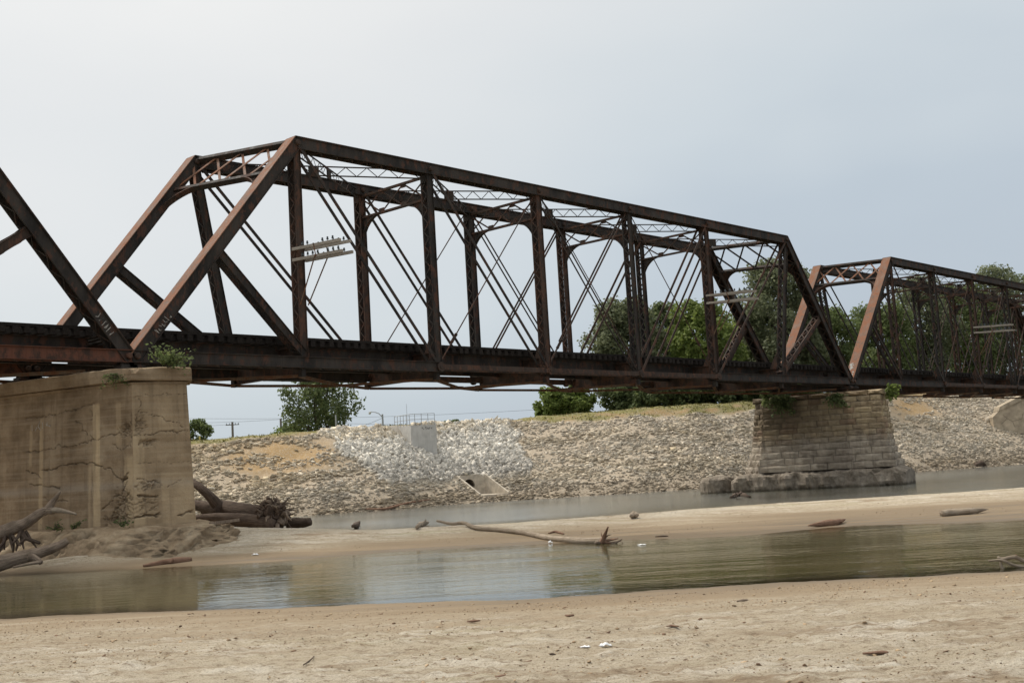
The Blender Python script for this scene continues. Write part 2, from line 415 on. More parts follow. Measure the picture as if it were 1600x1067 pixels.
def m_bank():
    m, nt, b = new_mat('bank_soil', 0.95, 0.15)
    p = n_pos(nt)
    col = n_attr(nt, 'soil', 'Color')
    a = n_noise(nt, p, 2.2, 8, 0.7)
    c = n_mix(nt, n_ramp(nt, a, [(0.3, 0.65), (0.7, 0.0)]), col, n_mix(nt, 0.6, col, (0.10, 0.075, 0.05)))
    c = n_mix(nt, n_ramp(nt, n_vor(nt, p, 5.0), [(0.15, 0.5), (0.45, 0.0)]), c, (0.50, 0.44, 0.35))
    nt.links.new(c, b.inputs['Base Color'])
    n_bump(nt, b, n_noise(nt, p, 6, 7, 0.7), 0.8, 0.08)
    MAT['bank_soil'] = m
    m, nt, b = new_mat('riprap', 0.93, 0.2)
    col = n_attr(nt, 'Col', 'Color')
    a = n_noise(nt, n_pos(nt), 5.0, 5, 0.65)
    c = n_mix(nt, n_ramp(nt, a, [(0.35, 0.30), (0.65, 0.0)]), col, n_mix(nt, 0.45, col, (0.17, 0.135, 0.10)))
    nt.links.new(c, b.inputs['Base Color'])
    n_bump(nt, b, n_noise(nt, n_pos(nt), 14, 4, 0.65), 0.5, 0.02)
    MAT['riprap'] = m
    for nm, cs in (('riprap_single', ((0.56, 0.49, 0.38), (0.64, 0.57, 0.45), (0.60, 0.49, 0.32), (0.48, 0.41, 0.32))),
                   ('riprap_white', ((0.70, 0.64, 0.54), (0.80, 0.76, 0.67), (0.78, 0.68, 0.50), (0.74, 0.71, 0.65)))):
        m, nt, b = new_mat(nm, 0.93, 0.2)
        a = n_noise(nt, n_pos(nt), 5.0, 5, 0.65)
        c = n_ramp(nt, n_objrand(nt), [(0.0, cs[0]), (0.35, cs[1]), (0.6, cs[2]), (1.0, cs[3])])
        c = n_mix(nt, n_ramp(nt, a, [(0.35, 0.35), (0.65, 0.0)]), c, tuple(x*0.5 for x in cs[3]))
        nt.links.new(c, b.inputs['Base Color'])
        n_bump(nt, b, n_noise(nt, n_pos(nt), 14, 4, 0.65), 0.5, 0.02)
        MAT[nm] = m
    m, nt, b = new_mat('far_field', 0.95, 0.1)
    a = n_noise(nt, n_pos(nt), 0.05, 6, 0.6)
    c = n_ramp(nt, a, [(0.3, (0.075, 0.085, 0.03)), (0.7, (0.17, 0.15, 0.07))])
    nt.links.new(c, b.inputs['Base Color'])
    MAT['far_field'] = m
m_bank()

def m_water():
    m = bpy.data.materials.new('river_water'); m.use_nodes = True
    nt = m.node_tree
    for n in list(nt.nodes): nt.nodes.remove(n)
    out = nt.nodes.new('ShaderNodeOutputMaterial')
    p = n_pos(nt)
    rot = n_map(nt, p, (1, 1, 1), (0, 0, YAW))
    w1 = n_noise(nt, n_map(nt, rot, (0.7, 1.0, 1)), 2.6, 3, 0.55, 0.8)
    w2 = n_noise(nt, n_map(nt, rot, (0.8, 1.0, 1)), 8.0, 3, 0.6)
    big = n_noise(nt, n_map(nt, rot, (0.05, 0.5, 1)), 1.0, 3, 0.55)
    ruff = n_ramp(nt, big, [(0.40, 0.35), (0.62, 1.0)])
    hgt = n_math(nt, 'ADD', w1, n_math(nt, 'MULTIPLY', w2, 0.30))
    bump = nt.nodes.new('ShaderNodeBump')
    nt.links.new(n_math(nt, 'MULTIPLY', hgt, ruff), bump.inputs['Height'])
    bump.inputs['Strength'].default_value = 0.8
    bump.inputs['Distance'].default_value = 0.015
    gl = nt.nodes.new('ShaderNodeBsdfGlossy'); nt.links.new(n_ramp(nt, n_attr(nt, 'ruffle', 'Fac'), [(0.0, 0.03), (1.0, 0.17)]), gl.inputs['Roughness'])
    gl.inputs['Color'].default_value = (0.92, 0.95, 0.97, 1)
    nt.links.new(bump.outputs[0], gl.inputs['Normal'])
    body = nt.nodes.new('ShaderNodeBsdfDiffuse')
    bc = n_ramp(nt, n_noise(nt, n_map(nt, rot, (0.1, 0.6, 1)), 0.8, 4, 0.6), [(0.3, (0.070, 0.062, 0.026)), (0.7, (0.105, 0.088, 0.042))])
    nt.links.new(bc, body.inputs['Color'])
    tr = nt.nodes.new('ShaderNodeBsdfTransparent'); tr.inputs['Color'].default_value = (0.80, 0.74, 0.58, 1)
    dep = n_attr(nt, 'depth', 'Fac')
    murk = n_ramp(nt, dep, [(0.0, 0.05), (0.22, 0.97)])
    mx = nt.nodes.new('ShaderNodeMixShader')
    nt.links.new(murk, mx.inputs[0]); nt.links.new(tr.outputs[0], mx.inputs[1]); nt.links.new(body.outputs[0], mx.inputs[2])
    fr = nt.nodes.new('ShaderNodeFresnel'); fr.inputs['IOR'].default_value = 1.33
    nt.links.new(bump.outputs[0], fr.inputs['Normal'])
    mx2 = nt.nodes.new('ShaderNodeMixShader')
    nt.links.new(fr.outputs[0], mx2.inputs[0]); nt.links.new(mx.outputs[0], mx2.inputs[1]); nt.links.new(gl.outputs[0], mx2.inputs[2])
    nt.links.new(mx2.outputs[0], out.inputs[0])
    MAT['river_water'] = m
m_water()

def m_leaf(name, cols, trans=0.35):
    m = bpy.data.materials.new(name); m.use_nodes = True
    nt = m.node_tree; b = nt.nodes['Principled BSDF']; out = nt.nodes['Material Output']
    b.inputs['Roughness'].default_value = 0.6; b.inputs['Specular IOR Level'].default_value = 0.25
    c = n_ramp(nt, n_rand(nt), [(0.0, cols[0]), (0.5, cols[1]), (1.0, cols[2])])
    k = n_noise(nt, n_pos(nt), 0.5, 3, 0.6)
    c = n_mix(nt, n_ramp(nt, k, [(0.35, 0.5), (0.65, 0.0)]), c, tuple(x*0.6 for x in cols[0]))
    nt.links.new(c, b.inputs['Base Color'])
    t = nt.nodes.new('ShaderNodeBsdfTranslucent'); nt.links.new(c, t.inputs[0])
    mx = nt.nodes.new('ShaderNodeMixShader'); mx.inputs[0].default_value = trans
    nt.links.new(b.outputs[0], mx.inputs[1]); nt.links.new(t.outputs[0], mx.inputs[2])
    nt.links.new(mx.outputs[0], out.inputs[0])
    MAT[name] = m
m_leaf('leaf_mid', ((0.108, 0.145, 0.052), (0.172, 0.216, 0.082), (0.245, 0.282, 0.112)), 0.5)
m_leaf('leaf_bright', ((0.130, 0.180, 0.042), (0.210, 0.270, 0.068), (0.29, 0.34, 0.105)), 0.5)
m_leaf('leaf_grey', ((0.130, 0.153, 0.082), (0.200, 0.225, 0.122), (0.28, 0.295, 0.170)), 0.5)
m_leaf('leaf_dark', ((0.090, 0.125, 0.050), (0.150, 0.188, 0.074), (0.225, 0.255, 0.105)), 0.5)
m_leaf('grass_blade', ((0.11, 0.10, 0.03), (0.15, 0.15, 0.045), (0.27, 0.21, 0.09)), 0.3)

# ------------------------------------------------------------------ mesh helpers
def link(name, me, mat=None, parent=None, loc=None):
    o = bpy.data.objects.new(name, me)
    COL.objects.link(o)
    if mat and me is not None and len(me.materials) == 0: me.materials.append(MAT[mat])
    if parent: o.parent = parent
    if loc is not None: o.location = loc
    return o
def tag(o, label, cat, group=None, kind=None):
    if label: o['label'] = label
    if cat: o['category'] = cat
    if group: o['group'] = group
    if kind: o['kind'] = kind
    return o
def empty(name, loc=(0, 0, 0), rz=0.0):
    o = bpy.data.objects.new(name, None); COL.objects.link(o)
    o.location = loc; o.rotation_euler = (0, 0, rz); o.empty_display_size = 0.5
    return o
class MB:
    def __init__(s): s.v = []; s.f = []; s.g = []; s.smooth = False
    def add(s, vs, fs, gs=None):
        o = len(s.v); s.v += [tuple(x) for x in vs]; s.f += [tuple(i+o for i in f) for f in fs]
        s.g += gs if gs else [tuple(x) for x in vs]
    def frame(s, c, X, Y, Z, hx, hy, hz):
        c = Vector(c)
        vs = [c + X*(sx*hx) + Y*(sy*hy) + Z*(sz*hz) for sx in (-1, 1) for sy in (-1, 1) for sz in (-1, 1)]
        s.add(vs, [(0, 1, 3, 2), (4, 6, 7, 5), (0, 4, 5, 1), (2, 3, 7, 6), (0, 2, 6, 4), (1, 5, 7, 3)])
    def box(s, c, size):
        s.frame(c, Vector((1, 0, 0)), Vector((0, 1, 0)), Vector((0, 0, 1)), size[0]/2, size[1]/2, size[2]/2)
    def beam(s, a, b, w, d, side=None, up=0.0, out=0.0):
        """bar from a to b; w across `side`, d across the third axis; up/out shift it along them"""
        a = Vector(a); b = Vector(b); Z = (b-a)
        L = Z.length; Z = Z/L
        sd = Vector(side) if side is not None else Vector((0, 0, 1))
        Y = (sd - Z*sd.dot(Z))
        if Y.length < 1e-4: Y = Vector((1, 0, 0)) - Z*Z.x
        Y.normalize(); X = Y.cross(Z)
        s.frame((a+b)/2 + Y*out + X*up, X, Y, Z, d/2, w/2, L/2)
    def tube(s, pts, rad, n=8, jitter=0.0, cap=True, seed=0):
        pts = [Vector(p) for p in pts]; m = len(pts)
        rr = random.Random(seed)
        if not hasattr(rad, '__len__'): rad = [rad]*m
        T = [(pts[min(i+1, m-1)]-pts[max(i-1, 0)]).normalized() for i in range(m)]
        N = T[0].orthogonal().normalized()
        vs = []; gs = []; L = 0
        ph = [rr.uniform(0, 6.28) for _ in range(4)]
        for i in range(m):
            if i: L += (pts[i]-pts[i-1]).length
            N = (N - T[i]*N.dot(T[i])).normalized(); B = T[i].cross(N)
            for k in range(n):
                a = 2*math.pi*k/n
                r = rad[i]*(1 + jitter*(0.5*math.sin(2*a+ph[0]+L*1.7/max(rad[0], .02)*.1) + 0.5*math.sin(3*a+ph[1]-L*1.1) + 0.6*(rr.random()-.5)))
                vs.append(pts[i] + (N*math.cos(a)+B*math.sin(a))*r)
                gs.append((math.cos(a)*rad[i]+seed*.37, math.sin(a)*rad[i], L))
        fs = [(i*n+k, i*n+(k+1) % n, (i+1)*n+(k+1) % n, (i+1)*n+k) for i in range(m-1) for k in range(n)]
        if cap: fs += [tuple(range(n-1, -1, -1)), tuple((m-1)*n+k for k in range(n))]
        s.add(vs, fs, gs)
    def prism(s, poly, d0, d1, X, Y, Z, o):
        """polygon in X,Y extruded along Z from d0 to d1"""
        o = Vector(o); n = len(poly)
        vs = [o + X*p[0] + Y*p[1] + Z*d for d in (d0, d1) for p in poly]
        s.add(vs, [tuple(range(n-1, -1, -1)), tuple(range(n, 2*n))] + [(i, (i+1) % n, n+(i+1) % n, n+i) for i in range(n)])
    def mesh(s, name, grain=False):
        me = bpy.data.meshes.new(name)
        me.from_pydata(s.v, [], s.f); me.update()
        if grain:
            at = me.attributes.new('grain', 'FLOAT_VECTOR', 'POINT')
            at.data.foreach_set('vector', np.array(s.g, dtype=np.float32).ravel())
        if s.smooth: me.polygons.foreach_set('use_smooth', [True]*len(me.polygons))
        return me
    def build(s, name, mat, parent=None, loc=None, grain=False):
        return link(name, s.mesh(name, grain), mat, parent, loc)
def np_mesh(name, V, F):
    """numpy verts and equal-sized faces to a mesh, quickly"""
    me = bpy.data.meshes.new(name)
    V = np.asarray(V, np.float32); F = np.asarray(F, np.int32); k = F.shape[1]
    me.vertices.add(len(V)); me.vertices.foreach_set('co', V.ravel())
    me.loops.add(F.size); me.loops.foreach_set('vertex_index', F.ravel())
    me.polygons.add(len(F)); me.polygons.foreach_set('loop_start', np.arange(0, F.size, k, dtype=np.int32))
    me.update(calc_edges=True)
    return me
def grid_faces(nr, nc):
    i = np.arange(nr-1)[:, None]*nc + np.arange(nc-1)[None, :]
    return np.stack([i, i+1, i+nc+1, i+nc], -1).reshape(-1, 4)
def attr(me, name, typ, data):
    at = me.attributes.new(name, typ, 'POINT')
    key = {'FLOAT': 'value', 'FLOAT_COLOR': 'color', 'FLOAT_VECTOR': 'vector'}[typ]
    at.data.foreach_set(key, np.asarray(data, np.float32).ravel())
def smooth(me): me.polygons.foreach_set('use_smooth', np.ones(len(me.polygons), bool)); return me
def copy_tree(o, parent=None):
    c = o.copy(); COL.objects.link(c); c.parent = parent
    for ch in o.children: copy_tree(ch, c)
    return c
X3, Y3, Z3 = Vector((1, 0, 0)), Vector((0, 1, 0)), Vector((0, 0, 1))

# ================================================================== ground, water, bank
def graded(spec):
    out = [spec[0][0]]
    for a, b, st in spec:
        n = max(1, int(round((b-a)/st)))
        out += list(a + (b-a)*(np.arange(1, n+1)/n))
    return np.array(out)
us = graded([(-900, -120, 130), (-120, -34, 6), (-34, -12, 0.26), (-12, 12, 0.075), (12, 34, 0.26), (34, 120, 6), (120, 900, 130)])
vs = graded([(-500, -40, 60), (-40, 5, 3), (5, 24, 0.065), (24, 36, 0.20), (36, 54, 0.13), (54, 72, 1.0)])
UU, VV = np.meshgrid(us, vs)
ZZ = H(UU, VV)
dryness = sstep(0.04, 0.32, ZZ)
ru = UU*0.45
ridge = fbm(ru*1.3, VV*1.5, 21, 4)-0.5
clod = np.abs(fbm(UU*3.2, VV*4.2, 31, 3)-0.5)
pit = fbm(UU*8.0, VV*9.0, 41, 2)-0.5
foot = np.clip(fbm(UU*1.6, VV*1.9, 51, 2)-0.62, 0, 1)
near = sstep(30, 22, VV)
lt = fbm(UU*0.55, VV*1.5, 55, 5)*11
ledge = np.floor(lt)+sstep(0.80, 1.0, lt-np.floor(lt))-lt          # flaky little scarps along the shore
ZZ = ZZ + dryness*near*ledge*0.022
crum = fbm(UU*5.0, VV*6.0, 57, 3)
ZZ = ZZ + dryness*(ridge*0.06 + (0.10-clod)*0.06*(0.35+0.65*near) + pit*0.034*near + np.clip(crum-0.56, 0, 1)*0.14*near - foot*0.10*near) \
        + (1-dryness)*np.where(ZZ > 0, 1, 0.0)*(pit*0.006)
# a low wave-cut step along the far edge of the foreground beach
XX, YY = uvxy(UU, VV)
me = np_mesh('sand_riverbed', np.stack([XX, YY, ZZ], -1).reshape(-1, 3), grid_faces(len(vs), len(us)))
smooth(me)
BEDZ = ZZ
bed = link('sand_riverbed', me, 'sand'); bed['kind'] = 'structure'

# where the gate tower and the pipe outlet stand; the slope is cut away inside the outlet
p_tower = hit(643, 697, 80); p_outlet = hit(772, 772, 80)
OB = Vector((-(U2[0]*0.70-V2[0]*0.71), -(U2[1]*0.70-V2[1]*0.71), 0))           # from its mouth back into the slope
BT = Vector((U2[0]*0.93+V2[0]*0.36, U2[1]*0.93+V2[1]*0.36, 0)).normalized()     # along the bank
BN = Vector((-BT.y, BT.x, 0))
if BN.x*V2[0]+BN.y*V2[1] > 0: BN = -BN                                           # towards the river
# bank: sheet from the river bottom over the levee
dd = graded([(-3, -1, 1.0), (-1, 8, 0.2), (8, 24, 0.33), (24, 40, 1.5), (40, 62, 4)])
bu = graded([(-900, -100, 130), (-100, -36, 6), (-36, -6, 0.5), (-6, 2, 0.16), (2, 72, 0.5), (72, 150, 6), (150, 900, 130)])
BU, BD = np.meshgrid(bu, dd)
BV = E4(BU)+BD
BZ = H(BU, BV)
inb = sstep(0.0, 1.0, BD)
BZ = BZ + inb*((fbm(BU*0.5, BV*0.5, 61, 4)-0.5)*0.45 + (fbm(BU*2.2, BV*2.2, 71, 3)-0.5)*0.18)
def outlet_ab(x, y):
    dx, dy = x-p_outlet.x, y-p_outlet.y; det = BT.x*OB.y-BT.y*OB.x
    return (dx*OB.y-dy*OB.x)/det, (BT.x*dy-BT.y*dx)/det
_x, _y = uvxy(BU, BV); _a, _b = outlet_ab(_x, _y)
BZ = np.where((np.abs(_a-0.05) < 1.36) & (_b > -0.7) & (_b < 2.9), np.minimum(BZ, p_outlet.z-0.22), BZ)
r0u = bu; r0v = np.full_like(bu, 72.0); r0z = H(r0u, r0v)-0.02
BU = np.vstack([r0u[None], BU]); BV = np.vstack([r0v[None], BV]); BZ = np.vstack([r0z[None], BZ]); BD = np.vstack([np.full_like(bu, -10.0)[None], BD])
XX, YY = uvxy(BU, BV)
gf = grid_faces(len(dd)+1, len(bu))
fa, fb = outlet_ab(XX.ravel()[gf].mean(1), YY.ravel()[gf].mean(1))
gf = gf[~((np.abs(fa+0.25) < 0.66) & (fb > 2.5) & (fb < 4.6))]
me = np_mesh('river_bank', np.stack([XX, YY, BZ], -1).reshape(-1, 3), gf)
def zone(u, d):
    """weights of the bank's surfaces: white new riprap, orange dirt, grassy top strip"""
    zc = ZC(u); f = d/(2*zc)                      # 0 at the water, 1 at the crest
    w = fbm(u*0.5, d*0.5, 81, 4)-0.5
    left = -17.5 + (1-f)*8.5 + w*3.5
    right = -0.6 + (1-f)*2.5 + w*2.0
    white = sstep(-0.25, 0.25, u-left)*sstep(0.3, -0.3, u-right)*sstep(0.22, 0.36, f+w*0.15)*sstep(1.06, 1.0, f+w*0.05)
    dirt = np.exp(-((u+19.5-(0.7-f)*4)/4.2)**2-((f-0.70)/0.24)**2)*1.3 + np.exp(-((u-47)/4.0)**2-((f-0.72)/0.16)**2)
    dirt = np.clip(dirt*(0.55+1.2*(fbm(u*0.9, d*0.9, 85, 3))), 0, 1)*(1-white)
    gt = np.interp(u, [-60, -20, -1, 3, 10, 24, 40, 70], [0.93, 0.965, 1.0, 0.90, 0.88, 0.87, 0.86, 0.85])
    grass = sstep(-0.03, 0.03, f-gt+w*0.05)*(1-white)
    return white, dirt, grass, f, w
WH, DI, GR, FF, WW = zone(BU, np.maximum(BD, 0))
base = np.array([0.50, 0.415, 0.31]); soil = np.ones(BU.shape+(3,))*base
soil = soil*(0.70+0.30*sstep(0.02, 0.20, FF))[..., None]
def mixin(a, c, w): return a*(1-w[..., None]) + np.array(c)*w[..., None]
soil = mixin(soil, (0.43, 0.29, 0.145), np.clip(DI, 0, 1))
soil = mixin(soil, (0.40, 0.365, 0.31), WH)
gn = fbm(BU*0.6, BD*1.4, 91, 4)
soil = mixin(soil, (0.37, 0.255, 0.125), GR*sstep(0.62, 0.40, gn))
soil = mixin(soil, (0.22, 0.20, 0.065), GR*sstep(0.40, 0.60, gn+0.25*sstep(0.93, 1.0, FF)))
soil = mixin(soil, (0.15, 0.14, 0.05), sstep(1.0, 1.08, FF)*(1-WH))
attr(me, 'soil', 'FLOAT_COLOR', np.concatenate([soil, np.ones(BU.shape+(1,))], -1).reshape(-1, 4))
smooth(me)
bank = link('river_bank', me, 'bank_soil'); bank['kind'] = 'structure'

# far field behind the levee, out to the horizon
gu = graded([(-3500, -400, 775), (-400, 400, 100), (400, 3500, 775)])
gv = np.array([0.0, 400.0, 1200.0, 4500.0])
GU, GV = np.meshgrid(gu, gv)
XX, YY = uvxy(GU, E4(GU)+58+GV)
me = np_mesh('ground', np.stack([XX, YY, np.full_like(GU, 3.84)], -1).reshape(-1, 3), grid_faces(len(gv), len(gu)))
o = link('ground', me, 'far_field'); o['kind'] = 'structure'

# river: one sheet at z = 0, its murk growing with the depth below it
wu = graded([(-900, -100, 130), (-100, -30, 5), (-30, 45, 0.5), (45, 100, 3), (100, 900, 130)])
wv = graded([(12, 20, 2), (20, 26, 0.2), (26, 34, 0.6), (34, 40, 0.2), (40, 60, 0.6), (60, 200, 3), (200, 420, 40)])
WU, WV = np.meshgrid(wu, wv)
XX, YY = uvxy(WU, WV)
me = np_mesh('river_water', np.stack([XX, YY, np.zeros_like(WU)], -1).reshape(-1, 3), grid_faces(len(wv), len(wu)))
attr(me, 'depth', 'FLOAT', np.clip(-H(WU, WV), 0, 1))
attr(me, 'ruffle', 'FLOAT', sstep(46, 62, WV)*(0.75+0.5*(fbm(WU*0.12, WV*0.2, 401, 3)-0.3)))
o = link('river_water', me, 'river_water'); o['kind'] = 'structure'

# ------------------------------------------------------------------ riprap
def ico():
    t = (1+5**0.5)/2
    v = np.array([(-1, t, 0), (1, t, 0), (-1, -t, 0), (1, -t, 0), (0, -1, t), (0, 1, t), (0, -1, -t), (0, 1, -t), (t, 0, -1), (t, 0, 1), (-t, 0, -1), (-t, 0, 1)], float)
    v /= np.linalg.norm(v[0])
    f = np.array([(0, 11, 5), (0, 5, 1), (0, 1, 7), (0, 7, 10), (0, 10, 11), (1, 5, 9), (5, 11, 4), (11, 10, 2), (10, 7, 6), (7, 1, 8), (3, 9, 4), (3, 4, 2), (3, 2, 6), (3, 6, 8), (3, 8, 9), (4, 9, 5), (2, 4, 11), (6, 2, 10), (8, 6, 7), (9, 8, 1)])
    return v, f
IV, IF = ico()
BVX = np.array([(x, y, z) for x in (-1, 1) for y in (-1, 1) for z in (-1, 1)], float)*0.72
BFX = np.array([(0, 1, 3), (0, 3, 2), (4, 6, 7), (4, 7, 5), (0, 4, 5), (0, 5, 1), (2, 3, 7), (2, 7, 6), (0, 2, 6), (0, 6, 4), (1, 5, 7), (1, 7, 3)])
def rand_rot(n):
    q = RNG.normal(size=(n, 4)); q /= np.linalg.norm(q, axis=1)[:, None]
    w, x, y, z = q.T
    return np.stack([np.stack([1-2*(y*y+z*z), 2*(x*y-z*w), 2*(x*z+y*w)], -1),
                     np.stack([2*(x*y+z*w), 1-2*(x*x+z*z), 2*(y*z-x*w)], -1),
                     np.stack([2*(x*z-y*w), 2*(y*z+x*w), 1-2*(x*x+y*y)], -1)], 1)
def rocks(name, pos, size, col, flat=0.6, mat='riprap', tilt=0.45, slab=False):
    n = len(pos); IV_, IF_ = (BVX, BFX) if slab else (IV, IF); nv = len(IV_)
    sc = np.stack([RNG.uniform(0.8, 1.25, n), RNG.uniform(0.7, 1.1, n), RNG.uniform(flat*0.7, flat*1.3, n)], -1)
    v = IV_[None]*RNG.uniform(0.62, 1.2, (n, nv, 1)) + RNG.normal(0, 0.12 if slab else 0.07, (n, nv, 3))
    if not slab: v = np.einsum('nij,nkj->nki', rand_rot(n), v)
    v = v*sc[:, None, :]*size[:, None, None]*0.5
    # lie roughly with the slope, turned at random
    a = RNG.uniform(0, 6.283, n); ca, sa = np.cos(a), np.sin(a)
    x = v[..., 0]*ca[:, None]-v[..., 1]*sa[:, None]; y = v[..., 0]*sa[:, None]+v[..., 1]*ca[:, None]
    tx, ty = RNG.normal(0, tilt, n), RNG.normal(0, tilt, n)
    z = v[..., 2] + x*tx[:, None] + y*ty[:, None]
    V = np.stack([x, y, z], -1) + pos[:, None, :]
    F = IF_[None]+np.arange(n)[:, None, None]*nv
    me = np_mesh(name, V.reshape(-1, 3), F.reshape(-1, 3))
    attr(me, 'Col', 'FLOAT_COLOR', np.repeat(np.concatenate([col, np.ones((n, 1))], 1), nv, 0))
    return me
def rip_pos(n):
    u = RNG.uniform(-36, 70, n); f = RNG.uniform(-0.02, 1.04, n)
    d = f*2*ZC(u); return u, d, f
u, d, f = rip_pos(135000)
W, D, G, F_, w_ = zone(u, d)
keep = RNG.random(len(u)) < np.clip(0.22 + 0.95*sstep(0.30, 0.58, fbm(u*0.55, d*1.1, 105, 4)) + 0.3*W - 0.75*D - 1.2*G, 0.0, 1)
_x, _y = uvxy(u, E4(u)+d); _dx, _dy = _x-p_tower.x, _y-p_tower.y
_a = _dx*(U2[0]*0.94+V2[0]*0.34)+_dy*(U2[1]*0.94+V2[1]*0.34); _b = _dx*(-U2[0]*0.34+V2[0]*0.94)+_dy*(-U2[1]*0.34+V2[1]*0.94)
keep &= ~((_a > -0.62*_b-0.15) & (_a < 2.6) & (_b > -0.15) & (_b < 4))
_a, _b = outlet_ab(_x, _y)
keep &= ~((np.abs(_a-0.05) < 1.48) & (_b > -0.5) & (_b < 3.0)) & ~((np.abs(_a+0.25) < 0.9) & (_b > 2.9) & (_b < 3.5))
keep &= (f > 0.01) | (RNG.random(len(u)) < 0.5)
u, d, f, W, D, G, w_ = (a[keep] for a in (u, d, f, W, D, G, w_))
keep2 = (W < 0.5) | (RNG.random(len(u)) < 0.42)
u, d, f, W, D, G, w_ = (a[keep2] for a in (u, d, f, W, D, G, w_))
n = len(u)
patch = fbm(u*0.35, d*0.8, 101, 3)
size = (0.08 + 0.34*RNG.random(n)**3.2)*(0.65+0.95*patch) + 0.22*(RNG.random(n) < 0.008)
size = np.where(W > 0.5, RNG.uniform(0.26, 0.56, n), size)
size = np.where(u < -20, size*1.12, size)
x, y = uvxy(u, E4(u)+d)
z = H(u, E4(u)+d) + (fbm(u*0.5, (E4(u)+d)*0.5, 61, 4)-0.5)*0.45*sstep(0, 1, d) + size*0.04
tint = RNG.random((n, 1))
c_grey = np.array([0.55, 0.48, 0.385]); c_tan = np.array([0.57, 0.46, 0.305]); c_pale = np.array([0.70, 0.63, 0.51])
col = c_grey*(1-tint) + c_pale*tint*0.9 + c_tan*tint*0.1
lf = sstep(-14, -22, u)[:, None]*0.55 + (patch[:, None] > 0.56)*0.35
col = col*(1-lf) + (c_tan*(0.75+0.5*tint))*lf
cw = np.array([0.80, 0.75, 0.655])*(0.80+0.28*tint)
cream = np.array([0.74, 0.63, 0.46])*(0.78+0.35*tint)
crm = (sstep(0.80, 0.93, f+w_*0.25)*0.75)[:, None]*(tint > 0.25)
cw = cw*(1-crm) + cream*crm
greyer = sstep(0.62, 0.35, f)[:, None]*0.55
cw = cw*(1-greyer) + np.array([0.42, 0.385, 0.335])*(0.75+0.4*tint)*greyer
col = col*(1-W[:, None]) + cw*W[:, None]
col = col*(0.72+0.28*sstep(0.03, 0.32, f))[:, None]*RNG.uniform(0.72, 1.12, (n, 1))
mud = (sstep(0.22, 0.04, f)*0.55)[:, None]
col = col*(1-mud) + np.array([0.36, 0.28, 0.19])*(0.8+0.4*tint)*mud
pos = np.stack([x, y, z], -1)
vis = E4(u)+d
order = np.argsort(-size/vis*np.where(W > 0.5, 1.0, 0.9))
big300 = order[:300]; rest = order[300:]
for sel, fl, ti in ((W[rest] > 0.5, 0.66, 0.35), (W[rest] <= 0.5, 0.38, 0.18)):
    rs_ = rest[sel]
    o = link('rubble', rocks('rubble', pos[rs_], size[rs_]*1.12, col[rs_], fl, slab=True, tilt=ti), 'riprap', bank); o['kind'] = 'stuff'
# the largest stones, one by one, sharing a few meshes
stone_me = {0: [], 1: []}
for k in range(10):
    for wz in (0, 1):
        me = rocks('stone', np.zeros((1, 3)), np.ones(1), np.ones((1, 3))*0.5, 0.5, 'riprap', 0.15, slab=True)
        me.materials.append(MAT['riprap_white' if wz else 'riprap_single']); stone_me[wz].append(me)
for i in big300:
    o = bpy.data.objects.new('stone', stone_me[int(W[i] > 0.5)][int(RNG.integers(10))]); COL.objects.link(o); o.parent = bank
    o.location = pos[i]; o.scale = (size[i],)*3; o.rotation_euler = (RNG.normal(0, .3), RNG.normal(0, .3), RNG.uniform(0, 6.28))
# ================================================================== railway truss bridge
PANEL, HT, WD, SK1, SK2, GAP, PIN = 7.6, 9.25, 4.88, 1.743, 1.471, 0.33, 7.265
SPAN = 7*PANEL+SK2+GAP
def truss_nodes(far):
    """bottom and top joints of one truss; the crossing is skewed, so each truss is long at one end"""
    L = [Vector((i*PANEL, 0, 0)) for i in range(8)]; T = {i: Vector((i*PANEL, 0, HT)) for i in range(1, 7)}
    if far:
        for p in L: p.y = WD
        for p in T.values(): p.y = WD
        L[0].x = -SK2; T[1].x = PANEL-SK1
    else:
        L[7].x = 7*PANEL+SK2; T[6].x = 6*PANEL+SK1
    return L, T
def laced_member(parent, name, a, b, wy, wd, mat, step=0.34, web=0.03, cover=None, cover_side=1, lace_faces=(-1, 1), trim=0.0):
    """two channels (webs facing +-y) joined by lacing bars, or by a cover plate on one face"""
    a = Vector(a); b = Vector(b); Z = (b-a).normalized(); a = a-Z*trim; b = b+Z*trim
    mb = MB(); Xd = Y3.cross(Z).normalized()
    for s in (-1, 1):
        mb.beam(a, b, web, wd, Y3, 0, s*(wy/2-web/2))
        for e in (-1, 1):                                   # flanges turned outwards a little
            mb.beam(a, b, 0.075, 0.022, Y3, e*(wd/2-0.011), s*(wy/2+0.02))
    o = mb.build(name, mat, parent)
    L = (b-a).length
    lb = MB()
    for s in lace_faces:
        if cover and s == cover_side: continue
        n = max(2, int(L/step)); off = Xd*(s*(wd/2+0.012))
        for k in range(n):
            p = a + Z*(L*k/n) + off + Y3*((wy/2-0.03)*(1 if k % 2 else -1))
            q = a + Z*(L*(k+1)/n) + off + Y3*((wy/2-0.03)*(-1 if k % 2 else 1))
            lb.beam(p, q, 0.055, 0.014, Y3.cross(Xd) if False else Xd.cross((q-p)))
        for k in (0.02, 0.98):                              # batten plates at the ends
            lb.frame(a+Z*(L*k)+off, Xd, Y3, Z, 0.009, wy/2, 0.22)
    l = lb.build('lacing', mat, o); l['kind'] = 'stuff'
    if cover:
        c = MB(); c.frame((a+b)/2 + Xd*(cover_side*(wd/2+0.022)), Xd, Y3, Z, 0.014, wy/2+0.075, L/2)
        c.build('cover_plate', cover, o)
    return o
